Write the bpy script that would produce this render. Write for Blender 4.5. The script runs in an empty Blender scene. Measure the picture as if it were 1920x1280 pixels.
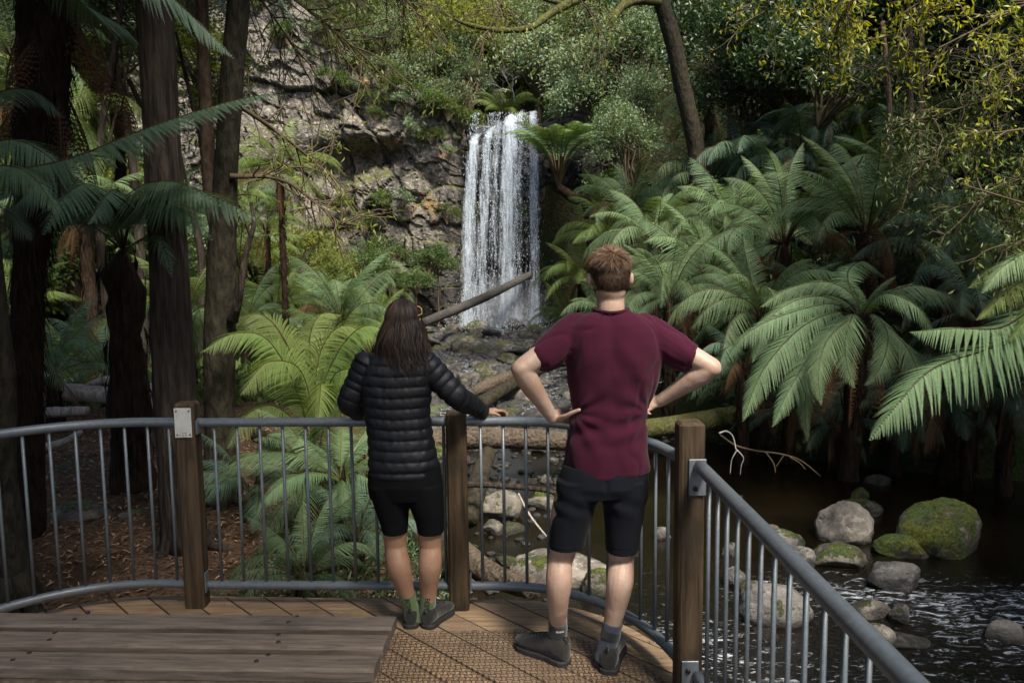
import bpy, math, numpy as np
from mathutils import Vector, Matrix
R = math.radians
RNG = np.random.default_rng(11)
SC = bpy.context.scene
COL = SC.collection
# ------------------------------------------------------------------ camera, light, exposure
FPX, HC, PITCH, ROLL = 1500.0, 1.85, R(6.1), -0.012
cam_d = bpy.data.cameras.new('camera'); cam = bpy.data.objects.new('camera', cam_d); COL.objects.link(cam)
cam_d.sensor_width = 36.0; cam_d.lens = 36.0 * FPX / 1920.0
cam_d.clip_start = 0.05; cam_d.clip_end = 500
cf = np.array([0, math.cos(PITCH), -math.sin(PITCH)]); _u = np.array([0, math.sin(PITCH), math.cos(PITCH)]); _r = np.array([1., 0, 0])
cr = _r * math.cos(ROLL) + _u * math.sin(ROLL); cu = -_r * math.sin(ROLL) + _u * math.cos(ROLL)
cam.matrix_world = Matrix(((cr[0], cu[0], -cf[0], 0), (cr[1], cu[1], -cf[1], 0), (cr[2], cu[2], -cf[2], HC), (0, 0, 0, 1)))
SC.camera = cam
cam_d.dof.use_dof = True; cam_d.dof.focus_distance = 4.6; cam_d.dof.aperture_fstop = 6.0

def P(u, v, y):
    d = cf + cr * (u - 960) / FPX - cu * (v - 640) / FPX
    return np.array([0, 0, HC]) + d * (y / d[1])
def G(u, v, z):
    d = cf + cr * (u - 960) / FPX - cu * (v - 640) / FPX
    return np.array([0, 0, HC]) + d * ((z - HC) / d[2])

SUN_EL, SUN_AZ = R(55), R(152)          # azimuth from +Y (ahead) towards +X (right)
w = bpy.data.worlds.new("World"); SC.world = w; w.use_nodes = True
nt = w.node_tree
sky = nt.nodes.new('ShaderNodeTexSky'); sky.sky_type = 'NISHITA'; sky.sun_disc = False
sky.sun_elevation = SUN_EL; sky.sun_rotation = SUN_AZ; sky.air_density = 1.0; sky.dust_density = 2.5; sky.ozone_density = 0.6
bg = nt.nodes['Background']; bg.inputs['Strength'].default_value = 0.10
nt.links.new(sky.outputs[0], bg.inputs[0])
sd = bpy.data.lights.new('sun', 'SUN'); sd.energy = 4.4; sd.angle = R(12); sd.color = (1.0, 0.93, 0.80)
so = bpy.data.objects.new('sun', sd); COL.objects.link(so)
sdir = Vector((math.sin(SUN_AZ) * math.cos(SUN_EL), math.cos(SUN_AZ) * math.cos(SUN_EL), math.sin(SUN_EL)))
so.rotation_euler = sdir.to_track_quat('Z', 'Y').to_euler(); so.location = (10, 20, 60)
SC.view_settings.view_transform = 'Standard'; SC.view_settings.look = 'None'
SC.view_settings.exposure = 1.2; SC.view_settings.gamma = 1.0
cy = SC.cycles
SC.render.engine = 'CYCLES'
cy.max_bounces = 5; cy.diffuse_bounces = 2; cy.glossy_bounces = 2; cy.transmission_bounces = 3; cy.transparent_max_bounces = 10
cy.sample_clamp_indirect = 4.0; cy.caustics_reflective = False; cy.caustics_refractive = False
try:
    cy.use_denoising = True
except Exception: pass

# ------------------------------------------------------------------ object helpers
def tag(o, label=None, cat=None, group=None, kind=None):
    if label: o['label'] = label
    if cat: o['category'] = cat
    if group: o['group'] = group
    if kind: o['kind'] = kind
    return o
def empty(name, loc, rz=0., label=None, cat=None, group=None):
    o = bpy.data.objects.new(name, None); COL.objects.link(o); o.empty_display_size = 0.1
    o.location = [float(a) for a in loc]; o.rotation_euler = (0, 0, rz)
    return tag(o, label, cat, group)
class MB:
    def __init__(s): s.V = []; s.F = []; s.n = 0; s.R = []
    def add(s, V, F, m=0, r=None, smooth=True):
        V = np.asarray(V, float).reshape(-1, 3)
        Fs = F if isinstance(F, list) and len(F) and isinstance(F[0], np.ndarray) and F[0].ndim == 2 else [np.asarray(F, int)]
        for f in Fs:
            if len(f): s.F.append((f + s.n, m, smooth))
        s.V.append(V); s.n += len(V)
        s.R.append(np.full(len(V), 0.5 if r is None else 0.) + (0 if r is None else r))
        return s
    def data(s, name, mats, off=None):
        V = np.concatenate(s.V) if s.V else np.zeros((0, 3))
        if off is not None: V = V - np.asarray(off, float)
        me = bpy.data.meshes.new(name)
        me.vertices.add(len(V)); me.vertices.foreach_set('co', V.ravel().astype(np.float32))
        idx = np.concatenate([f.ravel() for f, m, sm in s.F]); cnt = np.concatenate([np.full(len(f), f.shape[1]) for f, m, sm in s.F])
        st = np.concatenate([[0], np.cumsum(cnt)[:-1]])
        me.loops.add(len(idx)); me.loops.foreach_set('vertex_index', idx.astype(np.int32))
        me.polygons.add(len(cnt)); me.polygons.foreach_set('loop_start', st.astype(np.int32))
        me.polygons.foreach_set('material_index', np.concatenate([np.full(len(f), m) for f, m, sm in s.F]).astype(np.int32))
        me.polygons.foreach_set('use_smooth', np.concatenate([np.full(len(f), sm) for f, m, sm in s.F]))
        me.update(calc_edges=True); me.validate()
        a = me.attributes.new('rnd', 'FLOAT', 'POINT'); a.data.foreach_set('value', np.concatenate(s.R).astype(np.float32))
        for m in (mats if isinstance(mats, (list, tuple)) else [mats]): me.materials.append(m)
        return me
    def build(s, name, mats, parent=None, world=True):
        off = None
        if parent is not None and world:
            off = np.array(parent.location)
        me = s.data(name, mats, off)
        return link(name, me, parent)
def link(name, me, parent=None):
    o = bpy.data.objects.new(name, me); COL.objects.link(o)
    if parent is not None: o.parent = parent
    return o
def nrm(v):
    v = np.asarray(v, float); return v / np.maximum(np.linalg.norm(v, axis=-1, keepdims=True), 1e-9)
def spline(pts, n):
    """Catmull-Rom through pts (k,d) -> (n,d)"""
    p = np.asarray(pts, float); k = len(p)
    if k == 2: t = np.linspace(0, 1, n)[:, None]; return p[0] * (1 - t) + p[1] * t
    q = np.vstack([2 * p[0] - p[1], p, 2 * p[-1] - p[-2]])
    s = np.linspace(0, k - 1 - 1e-6, n); i = s.astype(int); t = (s - i)[:, None]
    a, b, c, d = q[i], q[i + 1], q[i + 2], q[i + 3]
    return 0.5 * (2 * b + (c - a) * t + (2 * a - 5 * b + 4 * c - d) * t * t + (3 * b - a - 3 * c + d) * t ** 3)
def grid_faces(nr, nc, wrap=False):
    i = np.arange(nr - 1)[:, None]; j = np.arange(nc if wrap else nc - 1)[None, :]
    j2 = (j + 1) % nc
    return np.stack([i * nc + j, i * nc + j2, (i + 1) * nc + j2, (i + 1) * nc + j], -1).reshape(-1, 4)
def tube(path, rad, k=8, cap=True, flat=1.0, ref=None):
    p = np.asarray(path, float); n = len(p); rad = np.broadcast_to(np.asarray(rad, float), (n,))
    T = nrm(np.gradient(p, axis=0))
    if ref is None:
        N = np.zeros((n, 3)); a = np.array([0, 0, 1.]) if abs(T[0, 2]) < .9 else np.array([1., 0, 0])
        N[0] = nrm(a - T[0] * (a @ T[0]))
        for i in range(1, n): N[i] = nrm(N[i - 1] - T[i] * (N[i - 1] @ T[i]))
    else:
        a = np.asarray(ref, float); N = nrm(a - T * (T @ a)[:, None])
    B = np.cross(T, N)
    th = np.linspace(0, 2 * np.pi, k, endpoint=False)
    V = p[:, None] + rad[:, None, None] * (np.cos(th)[None, :, None] * N[:, None] + flat * np.sin(th)[None, :, None] * B[:, None])
    V = V.reshape(-1, 3); F = [grid_faces(n, k, True)]
    if cap:
        V = np.vstack([V, p[0], p[-1]]); a = np.arange(k); b = (a + 1) % k
        F.append(np.stack([b, a, np.full(k, n * k)], 1)); F.append(np.stack([(n - 1) * k + a, (n - 1) * k + b, np.full(k, n * k + 1)], 1))
    return V, F
def rings(C, A, B, axa, axb, k=24, e=2.0):
    """closed loft of superellipse rings; C (n,3), A,B (n,), axes (3,) or (n,3)"""
    C = np.asarray(C, float); n = len(C); axa = np.broadcast_to(axa, (n, 3)); axb = np.broadcast_to(axb, (n, 3))
    th = np.linspace(0, 2 * np.pi, k, endpoint=False); c, s = np.cos(th), np.sin(th)
    cc = np.sign(c) * abs(c) ** (2 / e); ss = np.sign(s) * abs(s) ** (2 / e)
    A = np.asarray(A, float); B = np.asarray(B, float)
    V = C[:, None] + A[:, None, None] * cc[None, :, None] * axa[:, None] + B[:, None, None] * ss[None, :, None] * axb[:, None]
    V = V.reshape(-1, 3); V = np.vstack([V, C[0], C[-1]]); a = np.arange(k); b = (a + 1) % k
    F = [grid_faces(n, k, True), np.stack([b, a, np.full(k, n * k)], 1), np.stack([(n - 1) * k + a, (n - 1) * k + b, np.full(k, n * k + 1)], 1)]
    return V, F
def ellipsoid(c, r, nu=24, nv=16, rot=None):
    t = np.linspace(0.02, np.pi - .02, nv); ph = np.linspace(0, 2 * np.pi, nu, endpoint=False)
    V = np.stack([np.sin(t)[:, None] * np.cos(ph), np.sin(t)[:, None] * np.sin(ph), np.cos(t)[:, None] * np.ones(nu)], -1).reshape(-1, 3)
    V = np.vstack([V, [0, 0, 1], [0, 0, -1]]) * np.asarray(r)
    if rot is not None: V = V @ np.asarray(rot).T
    a = np.arange(nu); b = (a + 1) % nu; n = nv * nu
    F = [grid_faces(nv, nu, True)[:, ::-1], np.stack([a, b, np.full(nu, n)], 1), np.stack([(nv - 1) * nu + b, (nv - 1) * nu + a, np.full(nu, n + 1)], 1)]
    return V + np.asarray(c), F
def box(c, s, rz=0., bevel=0.0):
    h = np.asarray(s, float) / 2; b = min(bevel, h.min() * .9)
    V = []; 
    sg = [(x, y, z) for z in (-1, 1) for y in (-1, 1) for x in (-1, 1)]
    if b <= 0:
        V = np.array(sg) * h; F = np.array([[0, 2, 3, 1], [4, 5, 7, 6], [0, 1, 5, 4], [2, 6, 7, 3], [0, 4, 6, 2], [1, 3, 7, 5]])
        Fs = [F]
    else:  # chamfered box: three vertices per corner
        for q in sg:
            q = np.array(q)
            for ax in range(3):
                d = np.array([b, b, b]); d[ax] = 0
                V.append(q * (h - d))
        V = np.array(V); I = lambda x, y, z, ax: ((z > 0) * 4 + (y > 0) * 2 + (x > 0)) * 3 + ax
        q4 = []; t3 = []
        for ax in range(3):
            o = [a for a in range(3) if a != ax]
            for s_ in (-1, 1):
                loop = []
                for a, bb in ((-1, -1), (1, -1), (1, 1), (-1, 1)):
                    p = [0, 0, 0]; p[ax] = s_; p[o[0]] = a; p[o[1]] = bb; loop.append(I(*p, ax))
                if (s_ > 0) == (ax == 1): loop = loop[::-1]
                q4.append(loop)
        for ax in range(3):
            o = [a for a in range(3) if a != ax]
            for a in (-1, 1):
                for bb in (-1, 1):
                    p = [0, 0, 0]; p[o[0]] = a; p[o[1]] = bb; p0 = list(p); p1 = list(p); p0[ax] = -1; p1[ax] = 1
                    q4.append([I(*p0, o[0]), I(*p1, o[0]), I(*p1, o[1]), I(*p0, o[1])])
        for q in sg: t3.append([I(*q, 0), I(*q, 1), I(*q, 2)])
        Fs = [np.array(q4), np.array(t3)]
    c_, s_ = math.cos(rz), math.sin(rz)
    V = V @ np.array([[c_, s_, 0], [-s_, c_, 0], [0, 0, 1]]) + np.asarray(c, float)
    return V, Fs
def vnoise(Q, seed=0, octv=3, gain=.5):
    """cheap value noise on (n,3) -> (-1..1)"""
    Q = np.asarray(Q, float); out = np.zeros(len(Q)); amp = 1.; tot = 0
    for o in range(octv):
        q = Q * 2 ** o + 17.3 * (seed + o); i = np.floor(q).astype(np.int64); f = q - i; f = f * f * (3 - 2 * f)
        def h(a, b, c):
            n = (i[:, 0] + a) * 374761393 + (i[:, 1] + b) * 668265263 + (i[:, 2] + c) * 2147483647 + seed * 974711
            n = (n ^ (n >> 13)) * 1274126177; n = n & 0xffffffff; n = (n ^ (n >> 16)) & 0xffff
            return n / 32767.5 - 1
        x0 = h(0,0,0) * (1 - f[:, 0]) + h(1,0,0) * f[:, 0]; x1 = h(0,1,0) * (1 - f[:, 0]) + h(1,1,0) * f[:, 0]
        x2 = h(0,0,1) * (1 - f[:, 0]) + h(1,0,1) * f[:, 0]; x3 = h(0,1,1) * (1 - f[:, 0]) + h(1,1,1) * f[:, 0]
        y0 = x0 * (1 - f[:, 1]) + x1 * f[:, 1]; y1 = x2 * (1 - f[:, 1]) + x3 * f[:, 1]
        out += amp * (y0 * (1 - f[:, 2]) + y1 * f[:, 2]); tot += amp; amp *= gain
    return out / tot
def sstep(a, b, x):
    t = np.clip((x - a) / (b - a), 0, 1); return t * t * (3 - 2 * t)
def leaves(C, D, N, L, Wd, bend=0.0):
    """rhombic leaves: base C, direction D, normal N, lengths L, widths Wd"""
    n = len(C); L = np.broadcast_to(L, (n,))[:, None]; Wd = np.broadcast_to(Wd, (n,))[:, None]
    D = nrm(D); S = nrm(np.cross(D, N)); U = np.cross(S, D)
    V = np.stack([C, C + D * L * .45 + S * Wd * .5, C + D * L - U * L * bend, C + D * L * .45 - S * Wd * .5], 1).reshape(-1, 3)
    return V, np.arange(4 * n).reshape(-1, 4)
def rand_dirs(n, rng=RNG):
    return nrm(rng.normal(size=(n, 3)))

# ------------------------------------------------------------------ materials
def new_mat(name):
    m = bpy.data.materials.new(name); m.use_nodes = True; t = m.node_tree; t.nodes.clear()
    out = t.nodes.new('ShaderNodeOutputMaterial'); return m, t, out
def N_(t, typ, **kw):
    n = t.nodes.new('ShaderNode' + typ)
    for k, v in kw.items(): setattr(n, k, v)
    return n
def setin(t, n, k, v):
    if hasattr(v, 'links') or isinstance(v, bpy.types.NodeSocket): t.links.new(v, n.inputs[k])
    else:
        if isinstance(v, tuple) and len(v) == 3 and n.inputs[k].type == 'RGBA': v = (*v, 1)
        n.inputs[k].default_value = v
def mixc(t, f, a, b, mode='MIX'):
    n = N_(t, 'MixRGB', blend_type=mode); setin(t, n, 0, f); setin(t, n, 1, a); setin(t, n, 2, b); return n.outputs[0]
def mth(t, op, a, b=0.0, c=None, clamp=False):
    n = N_(t, 'Math', operation=op, use_clamp=clamp); setin(t, n, 0, a); setin(t, n, 1, b)
    if c is not None: setin(t, n, 2, c)
    return n.outputs[0]
def ramp(t, f, lo, hi):
    n = N_(t, 'MapRange'); n.interpolation_type = 'SMOOTHSTEP'; setin(t, n, 0, f); n.inputs[1].default_value = lo; n.inputs[2].default_value = hi
    return n.outputs[0]
def coords(t, scale=(1, 1, 1), rot=(0, 0, 0), kind='Object'):
    c = N_(t, 'TexCoord'); m = N_(t, 'Mapping'); t.links.new(c.outputs[kind], m.inputs[0]); m.inputs['Scale'].default_value = scale; m.inputs['Rotation'].default_value = rot
    return m.outputs[0]
def noise(t, co, scale, det=4, rough=.55, dist=0.):
    n = N_(t, 'TexNoise'); t.links.new(co, n.inputs['Vector']); n.inputs['Scale'].default_value = scale; n.inputs['Detail'].default_value = det
    n.inputs['Roughness'].default_value = rough; n.inputs['Distortion'].default_value = dist; return n.outputs[0]
def bump(t, h, strength=.5, dist=.02, nin=None):
    n = N_(t, 'Bump'); setin(t, n, 'Height', h); n.inputs['Strength'].default_value = strength; n.inputs['Distance'].default_value = dist
    if nin is not None: t.links.new(nin, n.inputs['Normal'])
    return n.outputs[0]
def prin(t, col, rough=.6, spec=.3, metal=0., normal=None, **kw):
    n = N_(t, 'BsdfPrincipled'); setin(t, n, 'Base Color', col); setin(t, n, 'Roughness', rough); setin(t, n, 'Specular IOR Level', spec); setin(t, n, 'Metallic', metal)
    if normal is not None: t.links.new(normal, n.inputs['Normal'])
    for k, v in kw.items(): setin(t, n, k.replace('_', ' '), v)
    return n.outputs[0]
def leaf_mat(name, c1, c2, trans=.3, rough=.5, spec=.35, tint=(1.25, 1.2, .45), orand=.35):
    m, t, out = new_mat(name)
    a = N_(t, 'Attribute'); a.attribute_name = 'rnd'; oi = N_(t, 'ObjectInfo')
    c = mixc(t, a.outputs['Fac'], c1, c2)
    k = mth(t, 'MULTIPLY_ADD', oi.outputs['Random'], orand, 1 - orand / 2)
    hs = N_(t, 'HueSaturation'); setin(t, hs, 'Value', k); setin(t, hs, 'Color', c)
    hu = mth(t, 'MULTIPLY_ADD', mth(t, 'FRACT', mth(t, 'MULTIPLY', oi.outputs['Random'], 7.3)), .03, .485); setin(t, hs, 'Hue', hu)
    c = hs.outputs[0]
    tr = N_(t, 'BsdfTranslucent'); setin(t, tr, 0, mixc(t, 1.0, c, tint, 'MULTIPLY'))
    p = prin(t, c, rough, spec); ms = N_(t, 'MixShader'); ms.inputs[0].default_value = trans
    t.links.new(p, ms.inputs[1]); t.links.new(tr.outputs[0], ms.inputs[2]); t.links.new(ms.outputs[0], out.inputs[0]); return m
def plain(name, col, rough=.6, spec=.3, metal=0., nscale=30., var=.25, bstr=.2, bdist=.003, stretch=(1, 1, 1)):
    m, t, out = new_mat(name); co = coords(t, stretch); n = noise(t, co, nscale, 5)
    c = mixc(t, n, tuple(np.array(col) * (1 - var)), tuple(np.minimum(np.array(col) * (1 + var), 1)))
    t.links.new(prin(t, c, rough, spec, metal, bump(t, n, bstr, bdist)), out.inputs[0]); return m
def bark_mat(name, c1, c2, moss=0., scale=6., mcol=(.05, .075, .012), stretch=.18, bstr=.9, bdist=.03, mosscut=.55):
    m, t, out = new_mat(name); co = coords(t, (1, 1, stretch)); n1 = noise(t, co, scale * 3, 6, .65, .3); n2 = noise(t, coords(t), scale * .25, 4)
    w_ = N_(t, 'TexVoronoi'); t.links.new(co, w_.inputs['Vector']); w_.inputs['Scale'].default_value = scale * 2.5
    c = mixc(t, ramp(t, n1, .3, .72), c1, c2); c = mixc(t, ramp(t, n2, .4, .7), c, mixc(t, .5, c, c2))
    if moss > 0:
        g = mth(t, 'ADD', noise(t, coords(t), scale * .45, 6, .7), moss - .5); mk = ramp(t, g, mosscut, mosscut + .1)
        c = mixc(t, mk, c, mixc(t, noise(t, coords(t), 60, 3), tuple(np.array(mcol) * .5), tuple(np.array(mcol) * 1.6)))
    h = mth(t, 'ADD', n1, mth(t, 'MULTIPLY', w_.outputs[0], .6))
    t.links.new(prin(t, c, .85, .15, 0, bump(t, h, bstr, bdist)), out.inputs[0]); return m
def rock_mat(name, c1, c2, moss=.5, mcol=(.034, .052, .010), wet=.5, scale=2.5, lich=.0, wetline=True):
    m, t, out = new_mat(name); co = coords(t); oi = N_(t, 'ObjectInfo')
    ad = N_(t, 'VectorMath', operation='ADD'); t.links.new(co, ad.inputs[0])
    cb = N_(t, 'CombineXYZ'); r20 = mth(t, 'MULTIPLY', oi.outputs['Random'], 20.); [t.links.new(r20, cb.inputs[i]) for i in range(3)]
    t.links.new(cb.outputs[0], ad.inputs[1]); co = ad.outputs[0]
    n1 = noise(t, co, scale, 8, .62, .2); n2 = noise(t, co, scale * 14, 5, .7)
    c = mixc(t, ramp(t, n1, .38, .62), c1, c2); c = mixc(t, ramp(t, noise(t, co, scale * 4, 7, .75), .50, .66), c, tuple(np.minimum(np.array(c2) * 1.5, 1))); c = mixc(t, mth(t, 'MULTIPLY', n2, .8), mixc(t, 1., c, (.45, .45, .45), 'MULTIPLY'), mixc(t, 1., c, (1.35, 1.3, 1.25), 'MULTIPLY'))
    if lich > 0:
        c = mixc(t, ramp(t, noise(t, co, scale * 5, 6, .75), .62 - lich * .1, .68 - lich * .08), c, (.42, .42, .38))
    ge = N_(t, 'NewGeometry'); sx = N_(t, 'SeparateXYZ'); t.links.new(ge.outputs['Normal'], sx.inputs[0])
    mm = mth(t, 'ADD', mth(t, 'MULTIPLY', sx.outputs[2], .27), mth(t, 'ADD', mth(t, 'MULTIPLY_ADD', noise(t, co, scale * 1.1, 9, .75), 2.3, -.65), moss - 1.0))
    mm = mth(t, 'ADD', mm, mth(t, 'MULTIPLY', oi.outputs['Random'], .12))
    mk = ramp(t, mm, .27, .40)
    mc = mixc(t, ramp(t, noise(t, co, scale * 16, 5, .75), .35, .65), tuple(np.array(mcol) * .30), tuple(np.array(mcol) * 1.9)); mc = mixc(t, ramp(t, noise(t, co, scale * 1.5, 4), .4, .65), mc, mixc(t, 1., mc, (1.7, 1.25, .7), 'MULTIPLY'))
    if wetline:
        sp = N_(t, 'SeparateXYZ'); t.links.new(ge.outputs['Position'], sp.inputs[0]); wl = ramp(t, mth(t, 'ADD', sp.outputs[2], mth(t, 'MULTIPLY', n1, .14)), -1.24, -1.12); wl = mth(t, 'SUBTRACT', 1., wl); c = mixc(t, mth(t, 'MULTIPLY', wl, .72), c, (.012, .011, .009))
    c = mixc(t, mk, c, mc); rg = mth(t, 'MULTIPLY_ADD', mk, .85 - (1 - wet * .7) * .8, (1 - wet * .7) * .8)
    h = mth(t, 'ADD', n1, mth(t, 'MULTIPLY', n2, .5)); h = mth(t, 'ADD', h, mth(t, 'MULTIPLY', mk, .35))
    h = mth(t, 'ADD', h, mth(t, 'MULTIPLY', mth(t, 'MULTIPLY', mk, noise(t, co, scale * 30, 3, .8)), .4))
    t.links.new(prin(t, c, rg, .35, 0, bump(t, h, .8, .05)), out.inputs[0]); return m
# ------------------------------------------------------------------ land
_yy = [-12, 3, 5, 7, 9, 11, 14, 20, 27, 31.5]
_xl = [1.6, 1.0, 0.2, -.6, -1.3, -2.0, -2.3, -2.5, -3.0, -3.4]
_y2 = [-12, 9, 10.4, 11.2, 12.1, 13.1, 15, 17.5, 20, 27, 31.5]
_x2 = [14, 11, 8.2, 5.9, 4.3, 3.3, 2.4, 1.8, 1.6, 1.7, 2.2]
_tx = [-40, -10, -7.4, -5.4, -3.0, -2.2, -1.4, 1.2, 1.6, 2.4, 5, 9]
_tz = [15, 13.5, 10.8, 9.2, 7.9, 7.2, 6.9, 6.9, 7.2, 7.7, 8.5, 10]
def zw(y): return -1.33 + np.clip((np.asarray(y, float) - 11) / 20, 0, 1) * .45
def xl(y): return np.interp(y, _yy, _xl)
def xr(y): return np.interp(y, _y2, _x2)
def ztop(x): return np.interp(x, _tx, _tz)
def ground(x, y):
    x = np.asarray(x, float); y = np.asarray(y, float); sh = np.broadcast(x, y).shape
    x, y = np.broadcast_arrays(x, y); x = x.ravel(); y = y.ravel()
    w0 = zw(y); dl = xl(y) - x; dr = x - xr(y)
    z = w0 - .30
    # left bank
    flat = -.38 - w0
    gl = flat * sstep(-.25, .9, dl) + .62 * np.maximum(-x - 8.0 - .26 * np.maximum(y - 12, 0), 0) + 1.7 * sstep(19, 29, y) * sstep(.3, 3.2, dl) + .03 * np.maximum(y - 11, 0) * sstep(.5, 4, dl)
    gr = .38 * sstep(-.2, .5, dr) + .55 * np.maximum(dr - .1, 0) + .28 * np.maximum(dr - 2.4, 0)
    z = np.where(dl > -.25, np.maximum(z + .30 * sstep(-.25, .1, dl) + gl * 1.0, z), z)
    z = np.where(dr > -.2, z + .30 * sstep(-.2, .1, dr) + gr, z)
    pl = ztop(x) - .15 + .95 * (y - 32.6) + .25 * vnoise(np.stack([x * .3, y * .3, y * 0], 1), 3)
    k = sstep(31.4, 32.8, y); z = np.where(k > 0, np.maximum(z, z * (1 - k) + pl * k), z)
    bumpy = .10 * vnoise(np.stack([x * .9, y * .9, x * 0], 1), 5, 4) + .03 * vnoise(np.stack([x * 4, y * 4, x * 0], 1), 6, 2)
    z = z + bumpy * sstep(-.2, .6, np.maximum(dl, dr))
    return z.reshape(sh) if sh else float(z[0])
def gpt(x, y, dz=0.): return np.array([x, y, ground(x, y) + dz])

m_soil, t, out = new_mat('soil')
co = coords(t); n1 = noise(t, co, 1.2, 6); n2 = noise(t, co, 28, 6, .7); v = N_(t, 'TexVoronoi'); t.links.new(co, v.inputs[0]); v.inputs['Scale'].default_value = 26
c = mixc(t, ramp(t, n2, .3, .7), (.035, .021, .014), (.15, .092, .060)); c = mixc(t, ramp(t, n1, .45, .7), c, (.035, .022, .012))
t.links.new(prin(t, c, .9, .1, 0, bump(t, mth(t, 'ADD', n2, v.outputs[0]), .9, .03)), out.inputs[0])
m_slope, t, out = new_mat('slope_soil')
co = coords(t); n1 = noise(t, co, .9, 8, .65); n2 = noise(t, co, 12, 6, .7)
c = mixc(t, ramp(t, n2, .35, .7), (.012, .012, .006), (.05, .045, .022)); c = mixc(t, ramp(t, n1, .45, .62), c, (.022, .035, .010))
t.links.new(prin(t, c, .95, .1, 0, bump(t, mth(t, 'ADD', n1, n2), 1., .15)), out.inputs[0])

def hf(name, x0, x1, y0, y1, nx, ny, mat, drop=0.):
    X, Y = np.meshgrid(np.linspace(x0, x1, nx), np.linspace(y0, y1, ny)); Z = ground(X, Y) - drop
    mb = MB().add(np.stack([X, Y, Z], -1).reshape(-1, 3), grid_faces(ny, nx)); o = mb.build(name, mat); return tag(o, kind='structure')
# one ground sheet, finer near the camera
xs = np.unique(np.concatenate([np.linspace(-60, -14, 40), np.linspace(-14, 14, 260), np.linspace(14, 60, 40)]))
ys = np.unique(np.concatenate([np.linspace(-14, 2, 20), np.linspace(2, 34, 300), np.linspace(34, 80, 50)]))
X, Y = np.meshgrid(xs, ys); Z = ground(X, Y)
# the sheet passes under the deck
Z = np.where((Y < 4.3) & (X < .9) & (X > -4.5), np.minimum(Z, -.42), Z)
mbg = MB(); Fg = grid_faces(len(ys), len(xs)); Vg = np.stack([X, Y, Z], -1).reshape(-1, 3)
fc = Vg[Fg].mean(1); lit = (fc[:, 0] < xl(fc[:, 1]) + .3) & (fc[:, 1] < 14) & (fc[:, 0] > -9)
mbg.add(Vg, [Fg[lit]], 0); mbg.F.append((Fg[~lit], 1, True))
tag(mbg.build('ground', [m_soil, m_slope]), kind='structure')

# stream water
m_water, t, out = new_mat('stream_water')
co = coords(t, (1, .75, 1)); n1 = noise(t, co, 5.5, 4, .6, .8); n2 = noise(t, co, 24, 4, .65, .5)
at = N_(t, 'Attribute'); at.attribute_name = 'rnd'
amt = at.outputs['Fac']
h = mth(t, 'ADD', mth(t, 'MULTIPLY', n1, mth(t, 'MULTIPLY_ADD', amt, 1.3, .08)), mth(t, 'MULTIPLY', n2, mth(t, 'MULTIPLY_ADD', amt, 1.6, .10)))
fm = noise(t, coords(t, (.45, 1, 1), (0, 0, .5)), 12, 8, .75, 1.4)
fk = mth(t, 'MULTIPLY', ramp(t, mth(t, 'ADD', fm, mth(t, 'MULTIPLY', amt, .17)), .655, .84), ramp(t, amt, .12, .6))
deep = mixc(t, noise(t, coords(t), 1.4, 5), (.002, .0015, .001), (.009, .006, .003))
c = mixc(t, fk, deep, (.55, .60, .66))  # white riffles, which also paint in the bright sky reflection
rg = mth(t, 'MULTIPLY_ADD', fk, .5, .07)
t.links.new(prin(t, c, rg, .5, 0, bump(t, h, .28, .05)), out.inputs[0])
xw = np.linspace(-4.5, 14, 230); yw = np.linspace(-6, 31.2, 420); X, Y = np.meshgrid(xw, yw)
Z = zw(Y) + .012 * vnoise(np.stack([X * 2, Y * 2, X * 0], -1).reshape(-1, 3), 9, 2).reshape(X.shape)
def blob(cx, cy, sx, sy): return np.exp(-((X - cx) / sx) ** 2 - ((Y - cy) / sy) ** 2)
rap = 1.0 * blob(4.6, 6.7, 1.3, .8) + .5 * blob(5.6, 6.2, 1.6, .5) + .7 * blob(3.0, 7.3, 1.0, .5) + .7 * blob(1.5, 6.3, .8, .8) + .6 * blob(2.6, 5.4, 1.6, .6) + .12 + .88 * sstep(13.0, 16, Y) + .5 * blob(0, 30, 2.5, 3) + .5 * blob(.6, 7.8, .8, .4)
mbw = MB().add(np.stack([X, Y, Z + .02 * rap * vnoise(np.stack([X * 5, Y * 5, X * 0], -1).reshape(-1, 3), 12, 2).reshape(X.shape)], -1).reshape(-1, 3), grid_faces(len(yw), len(xw)), 0, np.clip(rap, 0, 1).ravel())
tag(mbw.build('stream_water', m_water), kind='structure')

# ------------------------------------------------------------------ cliff
m_cliff, t, out = new_mat('cliff_rock')
co = coords(t); n1 = noise(t, co, .55, 8, .6, .4); n2 = noise(t, co, 4.5, 8, .7); n3 = noise(t, coords(t, (1, 1, .35)), 1.1, 7, .7, .6)
c = mixc(t, ramp(t, n3, .35, .62), (.10, .09, .083), (.27, .242, .21))
c = mixc(t, ramp(t, n1, .50, .66), c, (.31, .27, .22))
c = mixc(t, ramp(t, noise(t, co, .8, 5, .6), .60, .70), c, (.42, .24, .13))
c = mixc(t, ramp(t, noise(t, co, 9, 6, .8), .56, .62), c, (.50, .48, .42))
c = mixc(t, ramp(t, n2, .56, .36), c, mixc(t, 1., c, (.35, .33, .33), 'MULTIPLY'))
at = N_(t, 'Attribute'); at.attribute_name = 'rnd'
c = mixc(t, ramp(t, at.outputs['Fac'], .15, .85), c, mixc(t, n2, (.025, .025, .026), (.11, .10, .10)))
ge = N_(t, 'NewGeometry'); sx = N_(t, 'SeparateXYZ'); t.links.new(ge.outputs['Normal'], sx.inputs[0])
mk = ramp(t, mth(t, 'ADD', mth(t, 'MULTIPLY', sx.outputs[2], .35), noise(t, coords(t, (1, 1, .6)), .9, 9, .78)), .74, .82)
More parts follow.
